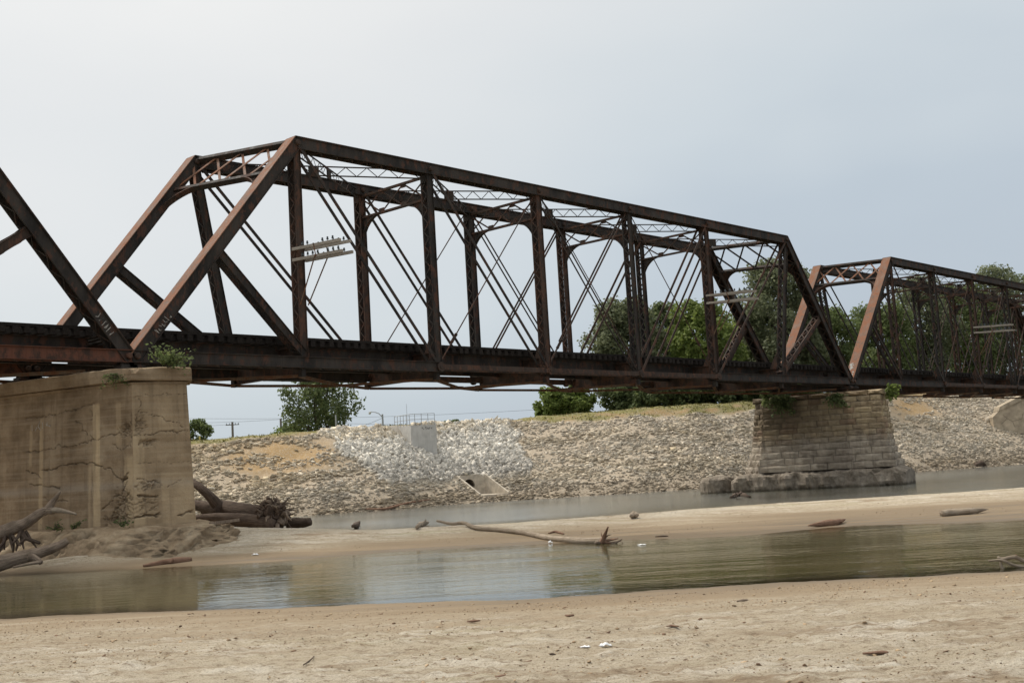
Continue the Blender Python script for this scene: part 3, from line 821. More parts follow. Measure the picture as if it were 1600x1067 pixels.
def eyebar(parent, name, a, b, ys, depth, th, mat, head=True):
    for y in ys:
        mb = MB(); A = Vector(a)+Y3*y; B = Vector(b)+Y3*y
        mb.beam(A, B, th, depth, Y3)
        if head:
            for p in (A, B):
                n = 12; ring = [(math.cos(6.2832*i/n)*depth*0.95, math.sin(6.2832*i/n)*depth*0.95) for i in range(n)]
                mb.prism(ring, -th*0.75, th*0.75, X3, Z3, Y3, p)
        mb.build(name, mat, parent)
def rod(parent, a, b, y, r, mat, buckle=None):
    A = Vector(a)+Y3*y; B = Vector(b)+Y3*y
    mb = MB(); mb.tube([A, B], r, 6); o = mb.build('counter_rod', mat, parent)
    if buckle:
        c = A.lerp(B, buckle); Z = (B-A).normalized(); Xd = Y3.cross(Z)
        t = MB()
        for s in (-1, 1): t.beam(c-Z*0.22, c+Z*0.22, 0.03, 0.035, Y3, s*0.06)
        for s in (-1, 1): t.tube([c+Z*(s*0.20), c+Z*(s*0.27), c+Z*(s*0.31)], [0.085, 0.075, 0.035], 8)
        t.build('turnbuckle', mat, o)
def lattice(mb, a, b, c, d, n, th, bar=0.07, cross=True):
    """criss-cross bars between chord a-b and chord c-d"""
    a, b, c, d = map(Vector, (a, b, c, d)); nrm = (b-a).cross(c-a).normalized()
    for k in range(n):
        p, q = a.lerp(b, k/n), a.lerp(b, (k+1)/n); r, s = c.lerp(d, k/n), c.lerp(d, (k+1)/n)
        mb.beam(p+nrm*0.012, s+nrm*0.012, th, bar, nrm)
        if cross: mb.beam(r-nrm*0.012, q-nrm*0.012, th, bar, nrm)
def knee(mb, corner, du, dv, r, nrm, w=0.14, th=0.03, n=7):
    """curved brace filling a corner: arc from corner+du*r to corner+dv*r"""
    corner = Vector(corner); c = corner + du*r + dv*r
    pts = [c - du*(r*math.cos(t)) - dv*(r*math.sin(t)) for t in [math.pi/2*i/n for i in range(n+1)]]
    for p, q in zip(pts[:-1], pts[1:]): mb.beam(p, q, w, th, nrm)
    far1, far2 = corner+du*r*1.02, corner+dv*r*1.02
    inner = [corner+du*(r*0.30), corner+dv*(r*0.30)]
    # thin web between the arc and the corner, open in the middle
    o_ = len(mb.v); web = [p.lerp(corner, 0.80) for p in pts]
    for off in (-0.008, 0.008):
        mb.add([p+nrm*off for p in pts]+[p+nrm*off for p in web], [(i, i+1, len(pts)+i+1, len(pts)+i) for i in range(len(pts)-1)])

def make_span():
    sp = empty('truss_span', (0, 0, PIN))
    trusses = {}
    for far in (False, True):
        L, T = truss_nodes(far); trusses[far] = (L, T)
        yo = -1 if not far else 1
        # top chord
        mb = MB(); A, B = T[1], T[6]
        for s in (-1, 1):
            mb.beam(A, B, 0.035, 0.50, Y3, 0, s*0.24)
            for e in (-1, 1): mb.beam(A, B, 0.085, 0.022, Y3, e*0.239, s*0.285)
        tc_ = mb.build('top_chord', 'steel', sp)
        mb = MB(); mb.frame((A+B)/2+Z3*0.268, X3, Y3, Z3, (B.x-A.x)/2+0.10, 0.33, 0.014); mb.build('cover_plate', 'steel', tc_)
        lb = MB(); n = int((B.x-A.x)/0.42)
        for k in range(n):
            s = 1 if k % 2 else -1
            x0 = A.x+(B.x-A.x)*k/n; x1 = A.x+(B.x-A.x)*(k+1)/n
            lb.beam((x0, A.y-0.25*s, HT-0.262), (x1, A.y+0.25*s, HT-0.262), 0.014, 0.06, Z3)
        l = lb.build('lacing', 'steel', tc_); l['kind'] = 'stuff'
        for i in range(2, 6):
            for s in (-1, 1):
                mb = MB(); mb.box((T[i].x+0.35, A.y+s*0.266, HT), (0.95, 0.016, 0.40))
                mb.build('splice_plate', 'steel_rusty' if i % 2 else 'steel', tc_)
        # end posts (rust-brown left-end cover plates, sky light painted into their paler colour) and their half-height struts
        for i, (lo, hi, sgn) in enumerate(((L[0], T[1], 1), (L[7], T[6], -1))):
            side = -1 if sgn > 0 else 1
            Xd = Y3.cross((hi-lo).normalized())
            cs = 1 if Xd.z > 0 else -1
            laced_member(sp, 'end_post', lo, hi, 0.52, 0.46, 'steel', 0.45, 0.035, 'rust_plate' if sgn > 0 else 'steel_rusty', cs, trim=0.12)
            mid = lo.lerp(hi, 0.47); foot = (L[1] if sgn > 0 else L[6])+Z3*0.35
            laced_member(sp, 'strut', mid, foot, 0.40, 0.34, 'steel' if sgn > 0 else 'steel_rusty', 0.36)
        # posts
        for i in range(1, 7):
            po = laced_member(sp, 'vertical_post', L[i]+Z3*(-0.1), T[i]-Z3*0.22, 0.37, 0.36, 'steel_rusty' if (i+far) % 2 else 'steel', 0.33)
            g = MB(); iy = 1 if not far else -1
            g.prism([(0, 1.75), (0, 0.35), (0.62, 0.35), (0.55, 0.75), (0.14, 1.5)], -0.012, 0.012, Y3*iy, Z3, X3, L[i]+Y3*(iy*0.17))
            g.build('gusset_plate', 'steel_rusty', po)
        # pins
        for k, p in [(i, L[i]) for i in (0, 2, 3, 4, 5, 7)] + [(i, T[i]) for i in range(1, 7)]:
            mb = MB(); mb.tube([p-Y3*0.40, p-Y3*0.35, p+Y3*0.35, p+Y3*0.40], [0.085, 0.12, 0.12, 0.085], 12)
            mb.build('pin', 'steel_rusty', sp)
        # bottom chord: riveted boxes at the ends, eyebars between
        for a_, b_ in ((L[0], L[2]), (L[5], L[7])):
            mb = MB(); A = a_-X3*0.2; B = b_+X3*0.15
            for s in (-1, 1):
                mb.beam(A, B, 0.03, 0.46, Y3, 0, s*0.24)
                for e in (-1, 1): mb.beam(A, B, 0.10, 0.024, Y3, e*0.218, s*0.29)
            o = mb.build('bottom_chord', 'steel', sp)
            lb = MB(); n = int((B.x-A.x)/0.5)
            for k in range(n):
                s = 1 if k % 2 else -1
                for zz in (-0.238, 0.238):
                    lb.beam((A.x+(B.x-A.x)*k/n, A.y-0.25*s, zz), (A.x+(B.x-A.x)*(k+1)/n, A.y+0.25*s, zz), 0.014, 0.07, Z3)
            l = lb.build('lacing', 'steel', o); l['kind'] = 'stuff'
        for i in (2, 3, 4):
            eyebar(sp, 'eyebar', L[i], L[i+1], (-0.31, 0.31) if i % 2 else (-0.345, -0.275, 0.275, 0.345), 0.235, 0.04, 'steel_rusty')
        # diagonals
        for i, j in ((1, 2), (2, 3), (6, 5), (5, 4)):
            eyebar(sp, 'diagonal_eyebar', T[i], L[j], (-0.27, 0.27), 0.145, 0.035, 'steel_rusty' if i > 3 else 'steel')
        eyebar(sp, 'diagonal_eyebar', T[3], L[4], (-0.14, 0.14), 0.085, 0.03, 'steel', False)
        eyebar(sp, 'diagonal_eyebar', T[4], L[3].lerp(T[4], 0.17), (-0.12, 0.12), 0.10, 0.03, 'steel_rusty', False)
        rod(sp, L[3], L[3].lerp(T[4], 0.19), 0.0, 0.05, 'steel_rusty', 0.80)
        rod(sp, L[2], T[3], -0.10*yo*-1, 0.030, 'steel_rusty', 0.15)
        rod(sp, L[5], T[4], -0.10*yo*-1, 0.030, 'steel_rusty', 0.22)
    (L, T), (Lf, Tf) = trusses[False], trusses[True]
    # sway frames over the track
    for i in range(2, 6):
        a, b = T[i], Tf[i]; lo = Z3*1.38
        mb = MB()
        for off in (0.02, ):
            mb.beam(a-Z3*0.30, b-Z3*0.30, 0.14, 0.11, X3)
            mb.beam(a-lo, b-lo, 0.18, 0.10, X3)
        o = mb.build('sway_frame', 'steel_rusty', sp)
        m2 = MB(); lattice(m2, a-Z3*0.32, b-Z3*0.32, a-lo, b-lo, 3, 0.02, 0.08)
        for k in (1/3, 2/3):
            m2.frame(a.lerp(b, k)-lo+Z3*0.10, X3, Y3, Z3, 0.02, 0.17, 0.12)
            m2.frame(a.lerp(b, k)-Z3*0.40, X3, Y3, Z3, 0.02, 0.15, 0.09)
        m2.build('lattice_bars', 'steel_rusty', o)
        for pc, dy in ((a-lo+Y3*0.15, Y3), (b-lo-Y3*0.15, -Y3)):
            m3 = MB(); knee(m3, pc, dy, -Z3, 1.40, X3, 0.20, 0.045, 9); m3.build('knee_brace', 'steel', o)
    # portals in the plane of the end posts
    for (l1, t1, l2, t2) in ((L[0], T[1], Lf[0], Tf[1]), (L[7], T[6], Lf[7], Tf[6])):
        d1 = (l1-t1).normalized(); d2 = (l2-t2).normalized()
        up = 0.0
        a0, b0 = t1+Z3*0.05, t2+Z3*0.05
        a1, b1 = t1+d1*1.85, t2+d2*1.85
        nrm = (b0-a0).cross(d1).normalized()
        mb = MB(); mb.beam(a0, b0, 0.30, 0.18, nrm); mb.beam(a1, b1, 0.26, 0.16, nrm)
        o = mb.build('portal_frame', 'steel', sp)
        m2 = MB(); lattice(m2, a0, b0, a1, b1, 4, 0.03, 0.11)
        m2.build('lattice_bars', 'rust_plate' if t1 is T[1] else 'steel', o)
        across = (b1-a1).normalized()
        for pc, da, db in ((a1+across*0.22, across, d1), (b1-across*0.22, -across, d2)):
            m3 = MB(); knee(m3, pc, da, db, 1.45, nrm, 0.26, 0.045, 9); m3.build('knee_brace', 'steel_rusty', o)
    # top laterals: shallow lattice girders crossing in every panel
    for i in range(1, 6):
        for a, b, dz in ((T[i], Tf[i+1], 0.0), (Tf[i], T[i+1], -0.012)):
            ax = (b-a).normalized(); A = a+ax*0.35-Z3*(0.02-dz); B = b-ax*0.35-Z3*(0.02-dz)
            mb = MB(); h = 0.42
            mb.beam(A+Z3*0.05, B+Z3*0.05, 0.055, 0.05, Z3); mb.beam(A-Z3*(h-0.05), B-Z3*(h-0.05), 0.055, 0.05, Z3)
            o = mb.build('top_lateral', 'steel', sp)
            m2 = MB(); n = 20
            for k in range(n):
                p = A.lerp(B, k/n)+Z3*(0.05 if k % 2 else -(h-0.05)); q = A.lerp(B, (k+1)/n)+Z3*(-(h-0.05) if k % 2 else 0.05)
                m2.beam(p, q, 0.014, 0.035, ax.cross(Z3))
            m2.frame((A+B)/2-Z3*0.17, ax, ax.cross(Z3), Z3, 0.24, 0.03, 0.24)
            l = m2.build('lacing', 'steel', o); l['kind'] = 'stuff'
    # floor: cross beams, stringers, ties, guard timbers, rails
    for i in range(1, 7):
        mb = MB(); x = i*PANEL
        mb.box((x, WD/2, 0.12), (0.03, WD-0.3, 1.15))
        for zz in (-0.455, 0.695): mb.box((x, WD/2, zz), (0.26, WD-0.3, 0.03))
        mb.build('floor_beam', 'steel_rusty', sp)
        for y in (0.0, WD):
            mb = MB(); mb.box((x, y, -0.42), (0.20, 0.26, 0.30)); mb.build('beam_hanger', 'steel', sp)
    for y in (1.55, WD-1.55):
        mb = MB(); x0, x1 = 0.15-SK2*y/WD, 7*PANEL+SK2-0.15-SK2*y/WD
        mb.box(((x0+x1)/2, y, 0.44), (x1-x0, 0.03, 0.80))
        for zz in (0.055, 0.83): mb.box(((x0+x1)/2, y, zz), (x1-x0, 0.28, 0.03))
        mb.build('stringer', 'steel', sp)
    tm = MB(); tm.box((0, 0, 0), (0.22, 3.05, 0.235))
    tme = tm.mesh('railroad_tie'); tme.materials.append(MAT['tie_wood'])
    rr = random.Random(3)
    n = int(SPAN/0.46)
    for k in range(n):
        x = 0.1 + SPAN*k/n - SK2*0.5 - 0.1
        o = bpy.data.objects.new('railroad_tie', tme); COL.objects.link(o); o.parent = sp
        o.location = (x+rr.uniform(-.03, .03), WD/2+rr.uniform(-.07, .07), 0.968+rr.uniform(-.012, .008))
        o.rotation_euler = (0, 0, rr.gauss(0, 0.012))
    for y in (1.12, WD-1.12):
        seg = 9
        for k in range(seg):
            x0 = -SK2*0.5+SPAN*k/seg+0.01; x1 = -SK2*0.5+SPAN*(k+1)/seg-0.012
            mb = MB(); mb.box((0, 0, 0), (x1-x0, 0.19, 0.115))
            o = mb.build('guard_timber', 'tie_wood', sp, ((x0+x1)/2, y+rr.uniform(-.015, .015), 1.148+rr.uniform(-.01, .01)))
            o.rotation_euler = (0, rr.gauss(0, 0.0012), rr.gauss(0, 0.002))
    for y in (WD/2-0.75, WD/2+0.75):
        mb = MB(); x0, x1 = -SK2*0.5, SPAN-SK2*0.5
        mb.box(((x0+x1)/2, y, 1.095), (x1-x0, 0.14, 0.02)); mb.box(((x0+x1)/2, y, 1.16), (x1-x0, 0.02, 0.11)); mb.box(((x0+x1)/2, y, 1.235), (x1-x0, 0.07, 0.04))
        mb.build('rail', 'steel_rusty', sp)
    # bottom laterals, slack and sagging under the floor
    for i in range(7):
        x0, x1 = i*PANEL, (i+1)*PANEL
        for a, b in (((x0, 0.15), (x1, WD-0.15)), ((x0, WD-0.15), (x1, 0.15))):
            mb = MB(); sg = rr.uniform(0.04, 0.20); z0 = -0.47-rr.uniform(0, 0.03)
            A = Vector((a[0], a[1], z0)); B = Vector((b[0], b[1], z0)); M = (A+B)/2-Z3*sg
            for p, q in ((A, M), (M, B)):
                mb.beam(p, q, 0.016, 0.13, Z3); mb.beam(p, q, 0.11, 0.016, Z3, 0.06, -0.05)
            mb.build('bottom_lateral', 'steel_tan', sp)
        mb = MB(); mb.box(((x0+x1)/2+rr.uniform(-.5, .5), WD/2, -0.62), (0.55, 0.42, 0.02)); mb.build('gusset_plate', 'steel_tan', sp)
    # shoes
    for p in (L[0], L[7], Lf[0], Lf[7]):
        mb = MB(); mb.box((p.x, p.y, -0.36), (0.62, 0.62, 0.08)); mb.box((p.x, p.y, -0.45), (0.8, 0.8, 0.09))
        for s in (-1, 1): mb.prism([(-0.28, -0.32), (0.28, -0.32), (0.12, 0.05), (-0.12, 0.05)], s*0.16-0.02, s*0.16+0.02, X3, Z3, Y3, p)
        mb.build('bearing_shoe', 'steel', sp)
    return sp
span_main = make_span()
tag(span_main, 'dark rusty railway truss span in the middle, standing between the two piers', 'bridge span', 'railway truss spans')
span_left = copy_tree(span_main); span_left.location = (-SPAN, 0, PIN)
span_left['label'] = 'dark truss span cut off by the left edge, ending on the concrete pier'
m_steel('rust_red', (0.042, 0.027, 0.021), (0.085, 0.048, 0.034), (0.145, 0.062, 0.040), 0.6)
for ch in span_left.children:
    if ch.name.startswith('bottom_chord'):
        ch.material_slots[0].link = 'OBJECT'; ch.material_slots[0].material = MAT['rust_red']
span_right = copy_tree(span_main); span_right.location = (SPAN, 0, PIN)
span_right['label'] = 'farther truss span with orange-brown end posts beyond the stone pier'

# illegible chalk scrawls on the steel above the concrete pier
def scrawl(name, parent, o, ex, ey, w, h, n, mat, seed, th=0.02):
    rr = random.Random(seed); mb = MB(); o = Vector(o); nz = ex.cross(ey).normalized()
    for k in range(n):
        x = w*(k+0.5)/n; pts = [(x+rr.uniform(-.4, .4)*w/n, h*rr.uniform(0, 1)) for _ in range(rr.choice((3, 4)))]
        for p, q in zip(pts[:-1], pts[1:]):
            mb.beam(o+ex*p[0]+ey*p[1], o+ex*q[0]+ey*q[1], 0.003, th, nz)
    return mb.build(name, mat, parent)
lo, hi = Vector((0, 0, 0)), Vector((PANEL, 0, HT)); ax = (hi-lo).normalized(); pe = Vector((-ax.z, 0, ax.x))
scrawl('graffiti', span_main, lo+ax*1.15-Y3*0.300-pe*0.16, ax, pe, 1.0, 0.26, 7, 'pale_paint', 5)
lo, hi = Vector((7*PANEL+SK2, 0, 0)), Vector((6*PANEL+SK1, 0, HT)); ax = (hi-lo).normalized(); pe = Vector((ax.z, 0, -ax.x))
scrawl('graffiti', span_left, lo+ax*1.0-Y3*0.300-pe*0.18, ax, pe, 0.9, 0.30, 6, 'pale_paint', 8, 0.025)

lo, hi = Vector((0, 0, 0)), Vector((PANEL, 0, HT)); ax = (hi-lo).normalized(); nrm = Vector((-ax.z, 0, ax.x)); rq = random.Random(4)
for k in range(9):
    c_ = lo+ax*rq.uniform(0.35, 1.5)+Y3*rq.uniform(-0.2, 0.2)+nrm*0.268; r_ = rq.uniform(0.05, 0.15)
    ring_ = [(math.cos(6.283*i/9)*r_*rq.uniform(.6, 1.5), math.sin(6.283*i/9)*r_*rq.uniform(.5, 1.0)) for i in range(9)]
    mb = MB(); mb.prism(ring_, 0.0, 0.004, ax, Y3, nrm, c_); mb.build('peeling_patch', 'pale_paint', span_right)

# ------------------------------------------------------------------ telegraph crossarms on the posts
def crossarms(loc, label, detail=True, seed=1):
    rr = random.Random(seed)
    t = empty('telegraph_crossarm', loc)
    tag(t, label, 'crossarm', 'telegraph crossarms bolted to the truss posts')
    for lv, z in enumerate((0.0, -0.46)):
        for s in (-1, 1):
            mb = MB(); y0 = 0.12 if s < 0 else -0.05; y1 = -3.0-0.1*lv
            mb.box((0, 0, 0), (0.10, y0-y1, 0.12))
            o = mb.build('arm', 'arm_wood', t, (s*0.26, (y0+y1)/2, z-0.07))
            o.rotation_euler = (0.045, 0, 0)
            if not detail: pass
            for k in range(8 if s < 0 else 7):
                if rr.random() < 0.35 and k not in (6, 5): continue
                y = -0.55-k*0.33-(0.05 if s > 0 else 0)
                zz = z+0.045*(y+1.5)+0.0
                ib = MB(); ib.tube([(0, 0, 0), (0, 0, 0.07)], 0.014, 6)
                ib.tube([(0, 0, 0.06), (0, 0, 0.085), (0, 0, 0.10), (0, 0, 0.15), (0, 0, 0.18), (0, 0, 0.19)], [0.05, 0.055, 0.035, 0.042, 0.03, 0.008], 8)
                ib.build('insulator', 'insulator', t, (s*0.26, y, zz-0.02))
    for s in (-1, 1):
        mb = MB(); mb.beam((s*0.33, -1.35, 0.0), (s*0.33, -1.50, -0.56), 0.012, 0.05, X3); mb.build('tie_strap', 'steel_tan', t)
        mb = MB(); mb.beam((s*0.33, -1.45, -0.50), (s*0.20, -0.18, -2.35), 0.03, 0.05, X3); mb.build('brace', 'steel_tan', t)
    return t
crossarms((PANEL, -0.15, PIN+4.72), 'weathered double crossarm with insulators on the leftmost upright of the middle span', seed=2)
crossarms((5*PANEL, -0.15, PIN+4.88), 'pale double crossarm near the right end of the middle span, trees behind', seed=5)
crossarms((SPAN+3*PANEL, -0.15, PIN+4.93), 'small pale double crossarm on the far right span, in front of dark trees', seed=9)
# ================================================================== piers
# concrete pier under the near end of the middle span
PA = np.array([-0.25, 0.9682]); PNf = np.array([-0.9682, -0.25])          # along the pier, out of its upstream face
def pier_xy(s, t): return Vector((C0[0]+PA[0]*s+PNf[0]*t, C0[1]+PA[1]*s+PNf[1]*t, 0))
A0 = np.array([-1.257, -2.061])                                           # near corner of the cap
C0 = A0 - PNf*1.5                                                          # on the centre line
FT, CT = 1.17, 6.66                                                        # footing top, cap top
def pier_outline(grow, z):
    """plan of the shaft: long face, blunt slanted nose, far end"""
    b = (CT-0.55-z)*0.036+grow
    return [(-0.0-b*0.9, 1.5+b), (-0.80-b*1.2, -0.32-b*0.3), (0.5-b, -1.5-b), (8.6+b, -1.5-b), (8.6+b, 1.5+b)]
cp = empty('concrete_pier', (C0[0], C0[1], FT))
tag(cp, 'cracked brown concrete pier at the left, carrying the near end of the middle span', 'pier')
def face_sheet(p0, p1, z0, z1, res, carve, name, out):
    """dense sheet between two plan corners (given at z0 and z1) with carved cracks"""
    (b0, t0), (b1, t1) = p0, p1
    nx = int((Vector(b1)-Vector(b0)).length/res)+1; nz = int((z1-z0)/res)+1
    S, Z = np.meshgrid(np.linspace(0, 1, nx), np.linspace(0, 1, nz))
    def lerp(a, b, w): return a+(b-a)*w
    bx = lerp(lerp(b0[0], b1[0], S), lerp(t0[0], t1[0], S), Z); by = lerp(lerp(b0[1], b1[1], S), lerp(t0[1], t1[1], S), Z)
    zz = z0+(z1-z0)*Z
    s_m = S*(Vector(b1)-Vector(b0)).length
    depth, crack, rep = carve(s_m, zz)
    rel = (fbm(s_m*3, zz*3, 111, 4)-0.5)*0.03 + (fbm(s_m*0.25, zz*9, 112, 2)-0.5)*0.018
    edge = sstep(0, 0.06, np.minimum(S, 1-S)*5)*sstep(0, 0.03, np.minimum(Z, 1-Z)*5)
    off = (rel-depth)*np.clip(edge+0.0, 0, 1)
    V = np.stack([bx+out[0]*off, by+out[1]*off, zz-FT], -1)
    me = np_mesh(name, V.reshape(-1, 3), grid_faces(nz, nx))
    attr(me, 'crack', 'FLOAT', crack); attr(me, 'repair', 'FLOAT', rep)
    smooth(me)
    return me
def seg_dist(x, z, pts):
    d = np.full(x.shape, 9.0)
    for (x0, z0), (x1, z1) in zip(pts[:-1], pts[1:]):
        vx, vz = x1-x0, z1-z0; L2 = vx*vx+vz*vz
        t = np.clip(((x-x0)*vx+(z-z0)*vz)/L2, 0, 1)
        d = np.minimum(d, np.hypot(x-x0-t*vx, z-z0-t*vz))
    return d
def carver(cracks, spalls, strips):
    def f(s, z):
        j = (fbm(s*3.5, z*3.5, 121, 6, 0.62)-0.5)*0.42; j2 = (fbm(s*3.5, z*3.5, 131, 6, 0.62)-0.5)*0.34; wv = 0.25+1.3*fbm(s*2.2, z*2.2, 135, 3)
        dep = np.zeros_like(s); ck = np.zeros_like(s)
        for pts, w, d in cracks:
            q = seg_dist(s+j, z+j2, pts); k = np.exp(-(q/(w*0.50*wv))**4); dep = np.maximum(dep, d*k); ck = np.maximum(ck, k)
        for (cx, cz, rx, rz) in spalls:
            m = np.clip(1.25-np.hypot((s+j*1.4-cx)/rx, (z+j2*1.4-cz)/rz), 0, 1)
            rug = fbm(s*4+z*2, z*9-s*3, 141, 5, 0.6); slit = np.clip(1-np.abs(rug-0.5)*13, 0, 1)
            dep = dep+m*0.10*rug+np.minimum(m*2, 1)*slit*0.07; ck = np.maximum(ck, np.minimum(m*2, 1)*slit*0.9+m*0.15)
        rep = np.zeros_like(s)
        for (x0, x1, z0, z1, a) in strips:
            n = (fbm(s*1.5, z*6, 151, 2)-0.5)*0.10
            rep = np.maximum(rep, a*sstep(x0-.04, x0+.04, s+n*.4)*sstep(x1+.04, x1-.04, s+n*.4)*sstep(z0-.1, z0+.1, z)*sstep(z1+.1, z1-.1, z))
        return dep, np.clip(ck, 0, 1), rep
    return f
def plan(i, z):
    return pier_xy(*pier_outline(0, z)[i]) - Vector((C0[0], C0[1], 0))
zb, zt = FT-0.15, CT-0.55
fp = []
for i, j in ((0, 4), (0, 1), (1, 2), (2, 3), (3, 4)):
    fp.append(((plan(i, zb).to_2d()[:], plan(i, zt).to_2d()[:]), (plan(j, zb).to_2d()[:], plan(j, zt).to_2d()[:])))
# s runs from the near corner leftwards
long_cracks = [([(0.0, 5.35), (0.02, 4.4), (0.06, 3.9)], 0.035, 0.09), ([(0.3, 4.55), (1.2, 4.35), (2.6, 4.15), (4.3, 4.1), (5.4, 4.0)], 0.03, 0.07),
               ([(1.9, 4.2), (2.5, 4.75), (2.9, 5.0)], 0.03, 0.05), ([(0.2, 3.0), (0.55, 2.75), (0.95, 2.95), (1.35, 3.3), (2.2, 3.45), (4.6, 3.35)], 0.035, 0.10),
               ([(0.25, 2.8), (0.55, 2.75)], 0.10, 0.16), ([(0.3, 2.7), (0.9, 2.2), (1.5, 1.85)], 0.03, 0.08), ([(0.3, 2.3), (0.8, 1.9), (1.2, 1.5)], 0.04, 0.09),
               ([(0.4, 1.9), (1.0, 1.4)], 0.04, 0.09), ([(1.0, 4.0), (0.6, 3.85), (0.2, 4.0)], 0.02, 0.05), ([(1.9, 5.55), (3.2, 5.35), (5.5, 5.25)], 0.025, 0.05),
               ([(3.6, 2.6), (4.4, 2.75), (5.2, 2.9)], 0.03, 0.07), ([(3.2, 2.2), (4.5, 2.3)], 0.02, 0.04), ([(4.6, 3.0), (5.4, 3.35)], 0.03, 0.07), ([(2.0, 5.0), (2.2, 5.6)], 0.02, 0.04)]
me = face_sheet(*fp[0], zb, zt, 0.026, carver(long_cracks, [(0.45, 1.9, 0.5, 0.6), (0.35, 4.55, 0.3, 0.16), (0.8, 1.45, 0.6, 0.18)],
                [(1.62, 1.98, 1.2, 5.5, 0.8), (2.05, 2.2, 1.2, 3.4, 0.35), (0.0, 0.42, 1.2, 3.6, 0.6), (4.55, 4.75, 1.2, 5.2, 0.6), (0.55, 0.8, 4.0, 5.5, 0.3), (5.15, 5.3, 3.5, 5.0, 0.4)]), 'shaft', PNf)
shaft = link('shaft', me, 'concrete_old', cp)
n2 = np.array([0.35, -0.94])
nose_cracks = [([(0.0, 4.35), (0.9, 4.4), (2.3, 4.38)], 0.025, 0.06), ([(0.4, 5.1), (0.9, 4.9), (1.5, 4.75), (2.0, 4.55)], 0.03, 0.06), ([(0.1, 5.65), (2.2, 5.72)], 0.02, 0.04),
               ([(0.3, 5.6), (0.35, 5.2), (0.2, 4.8)], 0.025, 0.06), ([(0.1, 2.75), (0.7, 2.7), (1.0, 2.55)], 0.03, 0.08), ([(0.1, 2.25), (0.6, 2.2), (0.9, 2.15)], 0.06, 0.14),
               ([(0.0, 1.5), (0.9, 1.55)], 0.08, 0.16), ([(0.2, 3.3), (1.2, 3.35), (2.2, 3.3)], 0.015, 0.03), ([(1.2, 2.5), (1.8, 2.65)], 0.02, 0.05), ([(1.6, 1.45), (2.1, 1.55)], 0.08, 0.12)]
me = face_sheet(*fp[1], zb, zt, 0.026, carver(nose_cracks, [(0.30, 4.75, 0.22, 0.28), (0.6, 4.05, 0.38, 0.12), (0.45, 1.85, 0.40, 0.34), (0.5, 2.5, 0.40, 0.14)],
                [(-0.2, 3.0, 1.0, 6.6, 0.22), (0.0, 0.45, 1.2, 4.3, 0.55), (1.0, 2.4, 1.2, 3.0, 0.42), (1.0, 1.6, 4.4, 5.6, 0.35)]), 'shaft_nose', n2)  # first entry is an even paler tone over the whole nose face
link('shaft_nose', me, 'concrete_old', cp)
nc = carver([([(0, 3.3), (9, 3.4)], 0.02, 0.03)], [], [])
for k, nm in ((2, 'shaft_side'), (3, 'shaft_side'), (4, 'shaft_end')):
    link(nm, face_sheet(*fp[k], zb, zt, 0.15, nc, nm, np.array([0.0, 0.0])), 'concrete_old', cp)
# cap: a worn slab with a broken front corner
def cap_mesh(grow, z0, z1, name, seed):
    out = [pier_xy(*p)-Vector((C0[0], C0[1], 0)) for p in pier_outline(grow, CT-0.55)]
    ring = []
    for i in range(len(out)):
        a, b = out[i], out[(i+1) % len(out)]; n = max(2, int((b-a).length/0.16))
        ring += [a.lerp(b, k/n) for k in range(n)]
    lev = [(z0, 0.0), (z0+0.03, 0.02), ((z0+z1)/2, 0.03), (z1-0.05, 0.02), (z1, -0.05)]
    V = []; n = len(ring); ctr = sum(ring, Vector())/n
    for li, (z, g) in enumerate(lev):
        for k, p in enumerate(ring):
            d = (p-ctr).normalized(); q = float(fbm(k*0.31+seed, li*0.7, 161+seed, 3))-0.5
            brk = math.exp(-(((p-out[0]).length)/0.55)**2)*0.22*(1.2 if li > 2 else 0.2)*(0.4+float(vnoise(k*0.9, seed)))
            V.append((p.x+d.x*(g+q*0.07-brk*.6), p.y+d.y*(g+q*0.07-brk*.6), z-FT+q*0.05*(li > 2)-brk*0.35*(li > 2)))
    F = [(l*n+k, l*n+(k+1) % n, (l+1)*n+(k+1) % n, (l+1)*n+k) for l in range(len(lev)-1) for k in range(n)]
    F += [tuple((len(lev)-1)*n+k for k in range(n)), tuple(range(n-1, -1, -1))]
    mb = MB(); mb.add(V, F); me = mb.mesh(name); return me
link('cap', cap_mesh(0.16, CT-0.48, CT, 'cap', 1), 'concrete_old', cp)
link('cap_moulding', cap_mesh(0.03, CT-0.60, CT-0.47, 'cap_moulding', 2), 'concrete_old', cp)
scrawl('graffiti', cp, pier_xy(3.9, 1.60)-Vector((C0[0], C0[1], FT))+Z3*4.75, Vector((PA[0], PA[1], 0)), Z3, 1.1, 0.35, 6, 'pale_paint', 12, 0.022)
